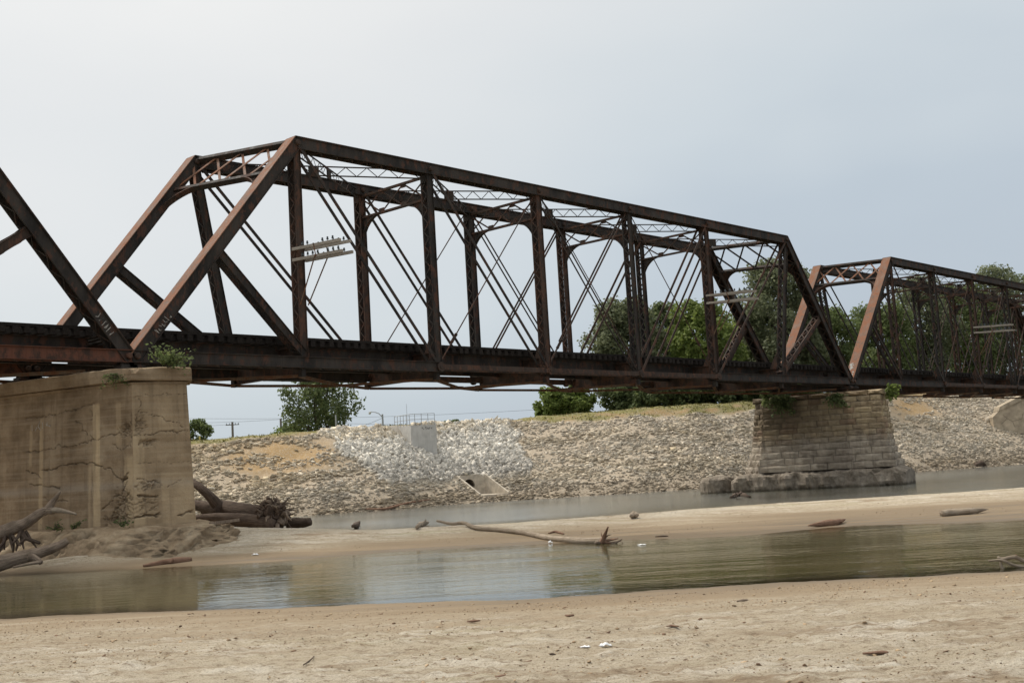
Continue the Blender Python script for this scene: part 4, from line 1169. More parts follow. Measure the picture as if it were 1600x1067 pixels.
# rough spread footing
def footing_mesh():
    rings = [(-0.4, 1.14), (0.25, 1.18), (0.75, 1.12), (1.05, 0.98), (1.35, 0.72), (1.7, 0.45), (2.1, 0.10), (2.5, -0.35)]
    base = pier_outline(0.0, FT)
    pts = []
    for i in range(len(base)):
        a, b = Vector(base[i]), Vector(base[(i+1) % len(base)]); n = max(2, int((b-a).length/0.09))
        pts += [a.lerp(b, k/n) for k in range(n)]
    n = len(pts); ctr = Vector((3.6, 0.0))
    dense = []
    for (g0, z0), (g1, z1) in zip(rings[:-1], rings[1:]):
        for k in range(7): dense.append((g0+(g1-g0)*k/7, z0+(z1-z0)*k/7))
    dense.append(rings[-1])
    V = np.zeros((len(dense), n, 3)); CK = np.zeros((len(dense), n))
    # direction of growth: smoothed outward normal
    P = np.array([(p.x, p.y) for p in pts]); T = np.roll(P, -6, 0)-np.roll(P, 6, 0); N = np.stack([T[:, 1], -T[:, 0]], -1); N /= np.linalg.norm(N, axis=1)[:, None]
    if ((P-np.array([3.6, 0]))*N).sum() < 0: N = -N
    for l, (g, z) in enumerate(dense):
        lobes = 1+0.35*(fbm(P[:, 0]*0.5+3, P[:, 1]*0.5, 171, 3)-0.5)*2
        q = P + N*(g*lobes)[:, None]
        rel = (fbm(q[:, 0]*1.3, q[:, 1]*1.3+z*1.3, 181, 5)-0.5)
        rel2 = (fbm(q[:, 0]*3.5, q[:, 1]*3.5+z*7, 191, 5, 0.65)-0.5) - 0.5*np.clip(0.12-np.abs(fbm(q[:, 0]*1.7, q[:, 1]*1.7+z*3, 195, 4)-0.5), 0, 1)*4
        slope = sstep(0.6, 1.1, np.full(n, g))
        q = q + N*((rel*0.80+rel2*0.55)*slope)[:, None]
        cr = np.exp(-(np.abs(fbm(q[:, 0]*0.55+9, q[:, 1]*0.55+z*0.8, 201, 3)-0.5)/0.012)**2)*sstep(0.3, 0.8, np.full(n, g))
        zz = z + rel*0.22*(1-0.5*slope) + rel2*(0.06+0.22*slope) - cr*0.25
        w = [pier_xy(a, b) for a, b in q]
        V[l] = np.array([(p.x-C0[0], p.y-C0[1], h-FT) for p, h in zip(w, zz)]); CK[l] = cr
    i = np.arange(len(dense)-1)[:, None]*n; k = np.arange(n)[None]; k2 = (k+1) % n
    F = np.stack([i+k, i+k2, i+n+k2, i+n+k], -1).reshape(-1, 4)
    me = np_mesh('footing', V.reshape(-1, 3), F); attr(me, 'crack', 'FLOAT', CK); return me
link('footing', footing_mesh(), 'footing_concrete', cp)

# stone pier under the far end of the middle span
QA = Vector((-0.28, 0.96, 0)); QN = Vector((-0.96, -0.28, 0)); QC = Vector((54.1, 2.44, 0))
st = empty('stone_pier', (QC.x, QC.y, 1.25))
tag(st, 'weathered ashlar stone pier standing in the river under the far end of the middle span', 'pier')
ZB, ZT = 1.25, 6.17
heights = [0.47, 0.47, 0.46, 0.45]+[0.384]*8
zs = [ZB]
for h in heights: zs.append(zs[-1]+h*(ZT-ZB)/sum(heights))
def qplan(z, step=0.0):
    """corners of the stone pier at height z: near end, long face corner, far cutwater tip"""
    k = (ZT-z)/(ZT-ZB)
    half = 1.20+0.36*k+step
    return {'nearL': (-4.75-0.40*k-step, half), 'farL': (3.35+0.35*k+step*.5, half), 'tip': (4.15+0.85*k+step, 0.25), 'farR': (3.35+0.35*k, -half), 'nearR': (-4.75-0.40*k-step, -half)}
def qw(p, z): return QA*p[0]+QN*p[1]+Z3*(z-1.25)
block_me = []
for k in range(10):
    r2 = random.Random(100+k); mb = MB()
    nx, nz = 4, 3
    vs_ = []; 
    for iz in range(nz+1):
        for ix in range(nx+1):
            ed = ix in (0, nx) or iz in (0, nz)
            dpt = (0.0 if ed else r2.uniform(0.25, 1.0)) + r2.uniform(-0.12, 0.12)
            vs_.append((ix/nx-0.5 + (r2.uniform(-.03, .03) if 0 < ix < nx else 0), dpt, iz/nz-0.5 + (r2.uniform(-.04, .04) if 0 < iz < nz else 0)))
    fs_ = [(iz*(nx+1)+ix, iz*(nx+1)+ix+1, (iz+1)*(nx+1)+ix+1, (iz+1)*(nx+1)+ix) for iz in range(nz) for ix in range(nx)]
    rim = [ix for ix in range(nx+1)] + [(iz)*(nx+1)+nx for iz in range(1, nz+1)] + [nz*(nx+1)+ix for ix in range(nx-1, -1, -1)] + [iz*(nx+1) for iz in range(nz-1, 0, -1)]
    o0 = len(vs_); vs_ += [(vs_[i][0], -5.0, vs_[i][2]) for i in rim]
    m_ = len(rim); fs_ += [(rim[i], o0+i, o0+(i+1) % m_, rim[(i+1) % m_]) for i in range(m_)]
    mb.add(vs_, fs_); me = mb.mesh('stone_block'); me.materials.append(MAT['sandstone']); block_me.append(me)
rb = random.Random(11)
for ci in range(len(heights)):
    z0, z1 = zs[ci], zs[ci+1]; zc_ = (z0+z1)/2
    step = {0: 0.34, 1: 0.22, 2: 0.11}.get(ci, 0.0)
    c = qplan(zc_, step)
    for a_, b_ in (('nearL', 'farL'), ('farL', 'tip'), ('nearR', 'nearL'), ('tip', 'farR')):
        A, B = qw(c[a_], zc_), qw(c[b_], zc_); L = (B-A).length; dr = (B-A)/L
        out = Vector((dr.y, -dr.x, 0)); mid = (A+B)/2
        if out.dot(Vector((mid.x, mid.y, 0))) < 0: out = -out
        x = 0.0; first = True
        while x < L-0.05:
            w = (rb.uniform(1.0, 2.0) if ci < 4 else rb.uniform(0.7, 1.45)) if L > 4 else rb.uniform(0.6, 1.1)
            if first and ci % 2: w *= 0.6
            first = False
            if L-(x+w) < 0.45: w = L-x
            g = 0.024
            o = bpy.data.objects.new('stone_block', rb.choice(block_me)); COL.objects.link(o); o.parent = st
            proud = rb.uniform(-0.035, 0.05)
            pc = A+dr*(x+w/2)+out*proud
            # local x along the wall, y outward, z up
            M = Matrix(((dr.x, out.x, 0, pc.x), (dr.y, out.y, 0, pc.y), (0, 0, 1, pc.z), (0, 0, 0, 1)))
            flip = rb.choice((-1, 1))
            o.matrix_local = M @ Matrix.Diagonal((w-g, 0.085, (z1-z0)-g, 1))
            x += w
c0, c1 = qplan(ZB, 0.10), qplan(ZT)
mb = MB(); kk = ('nearL', 'farL', 'tip', 'farR', 'nearR')
vs_ = [qw(Vector(c0[k])*0.985, ZB-0.3)*1 for k in kk] + [qw(Vector(c1[k])*0.985, ZT) for k in kk]
def inset(p, d): 
    v = Vector(p); s = Vector((1 if v.x > 0 else -1, 1 if v.y > 0 else -1)); return (v.x-s.x*d, v.y-s.y*d)
vs_ = [qw(inset(c0[k], 0.20), ZB-0.3) for k in kk] + [qw(inset(c1[k], 0.03), ZT) for k in kk]
mb.add(vs_, [(4, 3, 2, 1, 0), (5, 6, 7, 8, 9)]+[(i, (i+1) % 5, 5+(i+1) % 5, 5+i) for i in range(5)])
mb.build('core', 'mortar', st)
# cap stones
ct_ = qplan(ZT); x = -4.95
while x < 4.1:
    w = min(rb.uniform(1.0, 1.7), 4.25-x)
    half = 1.33 if x < 3.0 else 0.85
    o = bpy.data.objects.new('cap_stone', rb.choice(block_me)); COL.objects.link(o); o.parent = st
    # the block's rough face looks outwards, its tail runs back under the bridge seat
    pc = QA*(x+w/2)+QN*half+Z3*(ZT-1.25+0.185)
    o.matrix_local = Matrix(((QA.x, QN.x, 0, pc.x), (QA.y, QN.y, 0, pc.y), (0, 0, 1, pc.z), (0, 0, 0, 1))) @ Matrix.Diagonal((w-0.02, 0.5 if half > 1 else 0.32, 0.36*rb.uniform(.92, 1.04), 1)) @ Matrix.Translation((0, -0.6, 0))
    x += w
# spalled concrete footing around its base, one loose lump upstream
def lump(path, prof, seed, name, amp=0.14):
    """loft a rounded rough body along `path`; prof = (half width, z bottom, z top) per point"""
    nr = 26; V = []
    for i, (p, (hw, zl, zh)) in enumerate(zip(path, prof)):
        t = (path[min(i+1, len(path)-1)]-path[max(i-1, 0)]).normalized(); sd = Vector((-t.y, t.x, 0))
        for k in range(nr):
            a = 2*math.pi*k/nr; ca, sa = math.cos(a), math.sin(a)
            sx = math.copysign(abs(ca)**0.5, ca); sz = math.copysign(abs(sa)**0.5, sa)
            q = float(fbm(i*0.30+seed, k*0.55, 211+seed, 4))-0.5; q2 = float(fbm(i*1.1, k*1.7, 221+seed, 2))-0.5
            m = 1+amp*(q*1.6+q2*0.6)
            V.append(p + sd*(hw*sx*m) + Z3*((zl+zh)/2+(zh-zl)/2*sz*m))
    n = len(path); F = [(i*nr+k, i*nr+(k+1) % nr, (i+1)*nr+(k+1) % nr, (i+1)*nr+k) for i in range(n-1) for k in range(nr)]
    F += [tuple(range(nr-1, -1, -1)), tuple((n-1)*nr+k for k in range(nr))]
    mb = MB(); mb.add(V, F); me = mb.mesh(name); attr(me, 'crack', 'FLOAT', np.zeros(len(V))); return me
pth = [QA*(-6.1+12.0*i/60) + QN*0.0 for i in range(61)]
prf = []
for i in range(61):
    e_ = min(1.0, (i+0.6)/4, (60.6-i)/5)**0.5
    prf.append((2.35*(0.72+0.28*e_), -1.9, 0.02+0.10*math.sin(i*0.4)*0.3+(-0.35)*(1-e_)))
link('footing', lump(pth, prf, 3, 'footing', 0.17), 'footing_grey', st)
pth = [QA*(5.95+2.5*i/16)+QN*(0.55+0.35*i/16) for i in range(17)]
prf = [(1.35*math.sin(math.pi*(i+1.2)/18.4)**0.45, -1.9, -0.02-0.45*(1-math.sin(math.pi*(i+1.2)/18.4)**0.5)) for i in range(17)]
o = link('concrete_lump', lump(pth, prf, 8, 'concrete_lump', 0.18), 'footing_grey', None, (QC.x, QC.y, 1.25))
tag(o, 'rounded broken concrete lump in the water at the upstream end of the stone pier', 'concrete')
# ================================================================== intake tower and pipe outlet on the bank
def quad_box(mb, c, ex, ey, hx, hy, z0, z1): mb.frame((c.x, c.y, (z0+z1)/2), ex, ey, Z3, hx, hy, (z1-z0)/2)
tw = empty('intake_tower', p_tower)
tag(tw, 'square grey concrete gate tower with a railing, set in white rocks on the far bank', 'intake tower')
ztop = onv(643, 664.5, to_uv(p_tower.x, p_tower.y)[1]).z - p_tower.z
tx = Vector((U2[0]*0.94+V2[0]*0.34, U2[1]*0.94+V2[1]*0.34, 0)); ty = Vector((-tx.y, tx.x, 0))   # front face direction / backwards
sw, sd = 2.35, 3.4
sk = Vector((-U2[0]*0.52+V2[0]*0.85, -U2[1]*0.52+V2[1]*0.85, 0))                  # the left wall runs back and left
base4 = [Vector((0, 0, 0)), tx*sw, tx*sw+sk*sd, sk*sd]
mb = MB(); mb.add([p+Z3*z for z in (-1.2, ztop) for p in base4], [(3, 2, 1, 0), (4, 5, 6, 7)]+[(i, (i+1) % 4, 4+(i+1) % 4, 4+i) for i in range(4)])
mb.build('tower_wall', 'concrete_new', tw)
rail_pts = [base4[3]*0.98+tx*.05, base4[0]+sk*.08+tx*.05, base4[1]-tx*.08+sk*.08]
def lerp_path(pts, n):
    L = [(b-a).length for a, b in zip(pts[:-1], pts[1:])]; tot = sum(L); out = []
    for k in range(n):
        d = tot*k/(n-1)
        for a, b, l in zip(pts[:-1], pts[1:], L):
            if d <= l+1e-6: out.append(a.lerp(b, d/l)); break
            d -= l
    return out
for p in lerp_path(rail_pts, 10):
    mb = MB(); mb.tube([p+Z3*ztop, p+Z3*(ztop+1.0)], 0.028, 6); mb.build('railing_post', 'galvanised', tw)
for h in (0.52, 1.0):
    mb = MB(); mb.tube([p+Z3*(ztop+h) for p in rail_pts], 0.025, 6); mb.build('railing_bar', 'galvanised', tw)
mb = MB(); p = rail_pts[1]+tx*0.25+sk*1.2; mb.tube([p+Z3*ztop, p+Z3*(ztop+2.0)], [0.022, 0.015], 6); mb.build('mast', 'galvanised', tw)
nn = -ty if (-ty).x*V2[0]+(-ty).y*V2[1] < 0 else ty
scrawl('graffiti', tw, tx*(sw*0.42)+nn*0.012+Z3*(ztop-0.42), tx, Z3, sw*0.42, 0.26, 7, 'dark_paint', 21, 0.035)

ot = empty('pipe_outlet', p_outlet)
tag(ot, 'concrete pipe outlet with sloping wing walls and a dark round mouth low on the bank', 'culvert')
zc0 = 1.75          # top of its headwall
back = OB; hw_w, dep = 1.30, 2.8
oc = BT*0.05
def wing(s):
    mb = MB(); t = 0.16
    e = BT*s
    prof = [(0.0, -0.5), (0.0, 0.12), (dep, zc0), (dep+0.18, zc0), (dep+0.18, -0.5)]
    mb.prism(prof, hw_w*s-t/2, hw_w*s+t/2, back, Z3, BT, oc); return mb
for s in (-1, 1): wing(s).build('wing_wall', 'concrete_tan', ot)
mb = MB(); n = 24; R = 0.52; cz = R+0.34
outer = [(-hw_w+0.08, -0.5), (hw_w-0.08, -0.5), (hw_w-0.08, zc0-0.004), (-hw_w+0.08, zc0-0.004)]
# headwall with a real round hole
ring = [(math.cos(2*math.pi*(k+0.5)/n)*R-0.25, math.sin(2*math.pi*(k+0.5)/n)*R+cz) for k in range(n)]
def on_rect(a):
    c, s = math.cos(a), math.sin(a); x0, x1, y0, y1 = outer[0][0]+0.25, outer[1][0]+0.25, outer[0][1]-cz, outer[2][1]-cz
    ts = [t for t in ((x1/c if c > 0 else x0/c) if abs(c) > 1e-6 else 9e9, (y1/s if s > 0 else y0/s) if abs(s) > 1e-6 else 9e9)]
    t = min(ts); return (c*t-0.25, s*t+cz)
orct = [on_rect(2*math.pi*(k+0.5)/n) for k in range(n)]
vs_ = [oc+BT*x+Z3*z+back*d for d in (dep, dep+0.2) for lst in (ring, orct) for x, z in lst]
fs_ = []
for k in range(n):
    k2 = (k+1) % n
    fs_ += [(k, k2, n+k2, n+k), (2*n+k, 3*n+k, 3*n+k2, 2*n+k2), (k, 2*n+k, 2*n+k2, k2), (n+k, n+k2, 3*n+k2, 3*n+k)]
mb.add(vs_, fs_); mb.build('headwall', 'concrete_tan', ot)
mb = MB()
vs_ = [oc+BT*x+Z3*z+back*d for d in (dep+0.02, dep+9.0) for x, z in ring]
mb.add(vs_, [(k, (k+1) % n, n+(k+1) % n, n+k) for k in range(n)]+[tuple(range(n, 2*n))]); mb.build('pipe', 'mortar', ot)
mb = MB(); mb.prism([(-0.1, -0.5), (dep, -0.5), (dep, 0.06), (-0.1, 0.0)], -hw_w+0.09, hw_w-0.09, back, Z3, BT, oc); mb.build('apron', 'concrete_tan', ot)

# old abutment corner at the right edge, and a boulder beside it
pa = hit(1553, 669, 90)
ab = empty('old_abutment', pa)
tag(ab, 'tan concrete abutment remnant with a slanting top at the right edge of the bank', 'abutment')
pv = to_uv(pa.x, pa.y)[1]; sc = pv/FPX
ex = Vector((U2[0], U2[1], 0)); eb = Vector((V2[0], V2[1], 0))
mb = MB(); mb.prism([(0, -0.8), (0, 17*sc), (11*sc, 27*sc), (70*sc, 52*sc), (150*sc, 60*sc), (150*sc, -0.8)], 0.0, 1.4, ex, Z3, eb, (0, 0, 0))
mb.build('abutment_wall', 'abutment_concrete', ab)
mb = MB(); mb.prism([(9*sc, 26*sc), (12*sc, 33*sc), (70*sc, 58*sc), (70*sc, 50*sc)], -0.15, 1.5, ex, Z3, eb, (0, 0, 0)); mb.build('coping', 'abutment_concrete', ab)
mb = MB()
for a_, b_ in (((12, 6), (22, 14)), ((22, 14), (30, 9)), ((30, 9), (45, 12)), ((22, 14), (16, 20)), ((30, 9), (33, 0)), ((45, 12), (47, 20))):
    mb.beam((ex*a_[0]+Z3*a_[1])*sc-eb*0.003, (ex*b_[0]+Z3*b_[1])*sc-eb*0.003, 0.010, 0.035, eb)
mb.build('cracks', 'mortar', ab)
pb = hit(1545, 660, 90)
me = rocks('boulder', np.zeros((1, 3)), np.array([1.5]), np.array([[0.42, 0.36, 0.28]]), 0.7)
o = link('boulder', me, 'riprap', None, pb+Z3*0.3); tag(o, 'tan boulder beside the abutment remnant', 'boulder')

# ================================================================== trees
def leaf_cloud(name, mat, centers, radii, nleaf, size, seed, droop=0.0, squash=0.85):
    r = np.random.default_rng(seed)
    centers = np.asarray(centers, float); radii = np.asarray(radii, float)
    w = radii**2; w = w/w.sum()
    idx = r.choice(len(centers), nleaf, p=w)
    d = r.normal(size=(nleaf, 3)); d[:, 2] = d[:, 2]*0.9+0.25; d /= np.linalg.norm(d, axis=1)[:, None]
    rad = radii[idx]*(0.40+0.70*r.random(nleaf)**0.55+0.16*np.abs(r.normal(size=nleaf)))
    p = centers[idx] + d*rad[:, None]*np.array([1, 1, squash])
    # twig-sized clumping opens gaps in the shells
    g = np.floor(p*1.1); k = (np.sin(g[:, 0]*12.9+g[:, 1]*78.2+g[:, 2]*37.7+seed)*43758.5) % 1
    kk = k > 0.24; p = p[kk]; d = d[kk]; n = len(p)
    p = p + r.normal(0, 0.10, (n, 3))
    if droop: p[:, 2] -= droop*r.random(n)**2
    nrm = d*0.7+r.normal(0, 0.6, (n, 3))+np.array([0, 0, 0.35]); nrm /= np.linalg.norm(nrm, axis=1)[:, None]
    a = np.cross(nrm, r.normal(size=(n, 3))); a /= np.linalg.norm(a, axis=1)[:, None]
    b = np.cross(nrm, a)
    s = size*r.uniform(0.6, 1.35, n)[:, None]
    V = np.stack([p-a*s*0.62, p-b*s*0.36, p+a*s*0.62, p+b*s*0.36], 1)
    return np_mesh(name, V.reshape(-1, 3), np.arange(n*4).reshape(-1, 4))
def tree(px, ybase, v, wpx, hpx, mat, label, seed, cat='tree', name='broadleaf_tree', trunk=0.18, nleaf=12000, lsize=0.34, lobes=26, group=None, lean=0.0, bottom=0.15, base_z=None, shape=1.0, droop=0.0):
    """tree whose crown spans wpx by hpx photograph pixels when seen from the bank at distance v"""
    rr = random.Random(seed); sc = v/FPX
    b = onv(px, ybase, v)
    gz = base_z if base_z is not None else ground_z(b.x, b.y)
    W, Ht = wpx*sc, (b.z-gz)+hpx*sc
    t = empty(name, (b.x, b.y, gz)); tag(t, label, cat, group)
    cs, rs = [], []
    for k in range(lobes):
        zf = bottom+(1-bottom)*((k+rr.random())/lobes)
        prof = math.sin(math.pi*min(1, max(0.04, (zf-bottom*0.6)/(1.06-bottom*0.6)))**shape)**0.65
        a = k*2.399+rr.uniform(-.5, .5); rad = W/2*prof*rr.uniform(0.45, 0.86)
        lr = W*rr.uniform(0.10, 0.19)*(0.65+0.35*prof)
        z = min(zf*Ht, Ht-lr*0.8)
        cs.append((math.cos(a)*rad+lean*zf*W, math.sin(a)*rad*0.85, max(z, lr*0.5))); rs.append(lr)
    mb = MB(); mb.smooth = True
    fork = Ht*(bottom*0.6+trunk)
    r0 = max(0.06, Ht*0.022)
    mb.tube([(0, 0, -0.3), (0.03*Ht*rr.uniform(-1, 1)*.3, 0, fork*0.5), (lean*fork/Ht*W, 0, fork), (lean*W*.6, 0.1, Ht*0.62)], [r0*1.35, r0, r0*0.85, r0*0.3], 8, 0.08, seed=seed)
    for k in range(0, lobes, 2):
        c = Vector(cs[k]); s0 = Vector((lean*fork/Ht*W, 0, fork*rr.uniform(0.75, 1.3)))
        m_ = s0.lerp(c, 0.5)+Vector((rr.uniform(-.2, .2), rr.uniform(-.2, .2), 0.06*Ht))
        mb.tube([s0, m_, c], [r0*0.5, r0*0.3, r0*0.1], 5, 0.05, seed=seed+k)
    mb.build('trunk', 'bark', t, grain=True)
    link('crown', leaf_cloud('crown', mat, cs, rs, nleaf, lsize, seed, droop), mat, t)
    return t
GT = 'trees growing behind the levee'
tree(497, 683, 134, 128, 108, 'leaf_dark', 'round dark green tree standing alone on the bank below the left half of the bridge', 1, nleaf=15000, lsize=0.30, lobes=30, bottom=0.12, droop=0.5)
tree(310, 692, 128, 50, 36, 'leaf_mid', 'small green tree showing just right of the concrete pier', 2, nleaf=5000, lsize=0.26, lobes=14, bottom=0.1)
tree(452, 690, 215, 66, 23, 'leaf_bright', 'low pale green tree far behind, left of the round dark tree', 3, nleaf=5000, lsize=0.42, lobes=18, base_z=3.9, bottom=0.35)
tree(704, 668, 230, 48, 12, 'leaf_mid', 'tiny distant treetop right of the gate tower', 4, nleaf=3500, lsize=0.45, lobes=14, base_z=3.9, bottom=0.4)
for i, (px, yb, v, wp, hp, mt, nl, lb, sh) in enumerate([
    (866, 657, 133, 62, 50, 'leaf_bright', 7000, 'leftmost small light green tree of the row behind the levee', 1.0),
    (905, 654, 134, 60, 54, 'leaf_bright', 7000, 'small light green tree second from the left in the row behind the levee', 1.0),
    (985, 645, 139, 140, 178, 'leaf_grey', 19000, 'tall olive-grey tree at the left end of the big grove', 1.0),
    (1048, 643, 150, 110, 170, 'leaf_dark', 12000, 'dark tree between the olive tree and the bright green tree', 0.9),
    (1105, 640, 136, 130, 172, 'leaf_bright', 17000, 'bright yellow-green tree seen through the right half of the middle span', 0.9),
    (1232, 636, 146, 168, 232, 'leaf_grey', 23000, 'tallest grey-green tree above the right end post of the middle span', 0.9),
    (1180, 640, 150, 120, 165, 'leaf_dark', 11000, 'dark tree behind the bright green tree', 0.9),
    (1305, 630, 152, 110, 150, 'leaf_mid', 11000, 'mid-green tree just left of the right span portal', 0.9),
    (1385, 622, 162, 130, 148, 'leaf_mid', 15000, 'leafy green tree framed by the portal of the right span', 0.9),
    (1452, 620, 168, 120, 190, 'leaf_grey', 14000, 'grey-green tree behind the first posts of the right span', 0.9),
    (1515, 618, 174, 120, 175, 'leaf_mid', 14000, 'dense green tree behind the middle of the right span', 0.9),
    (1572, 616, 178, 130, 203, 'leaf_grey', 16000, 'tall feathery tree at the right edge rising above the top chord', 0.85),
    (1640, 612, 184, 130, 190, 'leaf_dark', 9000, 'dark tree at the very right edge behind the bridge', 0.9),
    ]):
    tree(px, yb, v, wp, hp, mt, lb, 30+i, nleaf=int(nl*1.3), lsize=0.37, lobes=24 if wp < 80 else 40, group=GT, bottom=0.08, shape=sh, droop=0.6 if mt == 'leaf_grey' else 0.2)
# low dark understorey that closes the view under the trees
for i, (px, yb, v, wp, hp) in enumerate([(968, 648, 135, 62, 44), (1015, 645, 133, 80, 48), (1078, 640, 133, 80, 48), (1140, 636, 133, 80, 50), (1200, 632, 134, 80, 50), (1265, 628, 136, 80, 50)]):
    t = tree(px, yb, v, wp, hp, 'leaf_dark', 'dark bush under the trees, ' + ['left of the olive-grey tree', 'below the olive-grey tree', 'below the bright green tree, on its left', 'below the bright green tree, on its right', 'left of the stone pier top', 'behind the stone pier top'][i], 60+i, 'bush', 'understorey_bush', nleaf=5000, lsize=0.34, lobes=16, group='bushes under the trees', bottom=0.05)

# ------------------------------------------------------------------ poles, lamp, wires, marker
def pole(px, ytop, v, r, label, name='utility_pole', arm=None, mat='pole_wood', base_z=3.7, cat='pole'):
    p = onv(px, ytop, v); u_, v_ = to_uv(p.x, p.y)
    gz = base_z if base_z is not None else float(H(u_, v_))
    t = empty(name, (p.x, p.y, gz)); tag(t, label, cat)
    mb = MB(); mb.tube([(0, 0, -0.3), (0, 0, p.z-gz)], [r*1.2, r*0.85], 8); mb.build('shaft', mat, t)
    return t, p.z-gz, p
ex = Vector((U2[0], U2[1], 0))
t, h, p_a = pole(363, 659, 250, 0.26, 'tall utility pole with a crossarm on the skyline right of the concrete pier')
mb = MB(); mb.beam(ex*-1.4+Z3*(h-0.6), ex*1.4+Z3*(h-0.6), 0.16, 0.16); mb.build('crossarm', 'pole_wood', t)
for k in (-1.25, -0.6, 0.6, 1.25):
    mb = MB(); mb.tube([ex*k+Z3*(h-0.52), ex*k+Z3*(h-0.2)], [0.08, 0.05], 6); mb.build('insulator', 'insulator', t)
mb = MB(); mb.beam(ex*-0.9+Z3*(h-4.6), ex*0.9+Z3*(h-4.6), 0.12, 0.12); mb.build('crossarm', 'pole_wood', t)
for s in (-1, 1):
    mb = MB(); mb.tube([ex*(s*0.55)+Z3*(h-6.2), ex*(s*0.55)+Z3*(h-5.1)], 0.24, 10); mb.build('transformer', 'galvanised', t)
t, h, _ = pole(395, 679, 400, 0.25, 'small distant utility pole with a short crossarm'); mb = MB(); mb.beam(ex*-1.6+Z3*(h-0.8), ex*1.6+Z3*(h-0.8), 0.22, 0.22); mb.build('crossarm', 'pole_wood', t)
t, h, p_b = pole(438.5, 654, 220, 0.22, 'plain wooden pole left of the round dark tree')
t, h, _ = pole(524.5, 648, 122, 0.085, 'thin pale post standing in front of the round dark tree', 'marker_post', mat='galvanised', base_z=None, cat='post')
t, h, _ = pole(312, 681, 104, 0.07, 'thin yellow marker post on the bank edge beside the concrete pier', 'marker_post', mat='yellow_paint', base_z=None, cat='post')
t, h, p_l = pole(597.5, 647, 200, 0.17, 'street lamp with a curved arm left of the gate tower', 'street_lamp', mat='galvanised', cat='lamp')
arm = [Vector((0, 0, h-0.5)), ex*-0.6+Z3*(h+0.15), ex*-1.2+Z3*(h+0.4), ex*-1.9+Z3*(h+0.5)]
mb = MB(); mb.tube(arm, [0.09, 0.08, 0.07, 0.06], 6); mb.build('arm', 'galvanised', t)
mb = MB(); mb.tube([ex*-1.85+Z3*(h+0.5), ex*-2.05+Z3*(h+0.42), ex*-2.2+Z3*(h+0.1)], [0.09, 0.25, 0.16], 8); mb.build('lamp_head', 'lamp_glass', t)
def wire(p, q, sag, label, r=0.028):
    p, q = Vector(p), Vector(q); mb = MB()
    mb.tube([p.lerp(q, k/14)-Z3*(sag*4*(k/14)*(1-k/14)) for k in range(15)], r, 4, cap=False)
    o = mb.build('power_line', 'wire'); tag(o, label, 'cable', 'power lines')
wire(onv(200, 659, 225), onv(438.5, 655, 220), 0.4, 'thin power line between the concrete pier and the plain wooden pole')
wire(onv(438.5, 655, 220), onv(900, 651, 215), 1.2, 'thin power line running right from the plain wooden pole above the gate tower')
wire(onv(200, 652, 235), onv(900, 636, 225), 1.0, 'topmost thin power line crossing the sky under the bridge')
wire(p_l-Z3*0.6, onv(520, 672, 200), 0.5, 'slack cable sloping down left from the street lamp')
wire(p_a-Z3*0.5, onv(150, 664, 250), 0.5, 'thin power line from the tall utility pole towards the concrete pier')
# ================================================================== driftwood, litter, plants
def curve(pts, n):
    """smooth path through points"""
    pts = [Vector(p) for p in pts]; out = []
    P = [pts[0]*2-pts[1]]+pts+[pts[-1]*2-pts[-2]]
    m = len(pts)-1
    for k in range(n+1):
        t = min(k/n*m, m-1e-6); i = int(t); f = t-i
        a, b, c, d = P[i], P[i+1], P[i+2], P[i+3]
        out.append(0.5*((2*b)+(c-a)*f+(2*a-5*b+4*c-d)*f*f+(3*b-a-3*c+d)*f**3))
    return out
def rads(prof, n):
    return list(np.interp(np.linspace(0, 1, n+1), np.linspace(0, 1, len(prof)), prof))
def limb(parent, name, org, pts, prof, mat, n=14, sides=9, jit=0.10, seed=0):
    mb = MB(); mb.smooth = True
    mb.tube([p-org for p in curve(pts, n)], rads(prof, n), sides, jit, seed=seed)
    return mb.build(name, mat, parent, grain=True)

# fallen tree with its root plate behind the concrete pier
vL = 49.0
org = onv(400, 812, vL)
lg = empty('fallen_tree', org); tag(lg, 'big fallen tree trunk with an upturned root mass behind the concrete pier', 'driftwood')
limb(lg, 'trunk', org, [onv(318, 795, vL+1.2), onv(345, 793, vL+.6), onv(378, 799, vL), onv(408, 804, vL-.1), onv(436, 806, vL-.3)], [0.22, 0.30, 0.34, 0.40, 0.62], 'driftwood_dark', 26, 14, 0.13, 1)
limb(lg, 'branch', org, [onv(340, 790, vL+.4), onv(330, 778, vL+.3), onv(314, 763, vL+.5), onv(300, 752, vL+1)], [0.26, 0.21, 0.18, 0.15], 'driftwood_dark', 16, 10, 0.10, 2)
limb(lg, 'branch', org, [onv(345, 797, vL+.2), onv(325, 792, vL+.9), onv(300, 788, vL+1.6)], [0.24, 0.22, 0.2], 'driftwood_dark', 10, 10, 0.10, 3)
rr = random.Random(17)
rc = onv(437, 803, vL-.35)
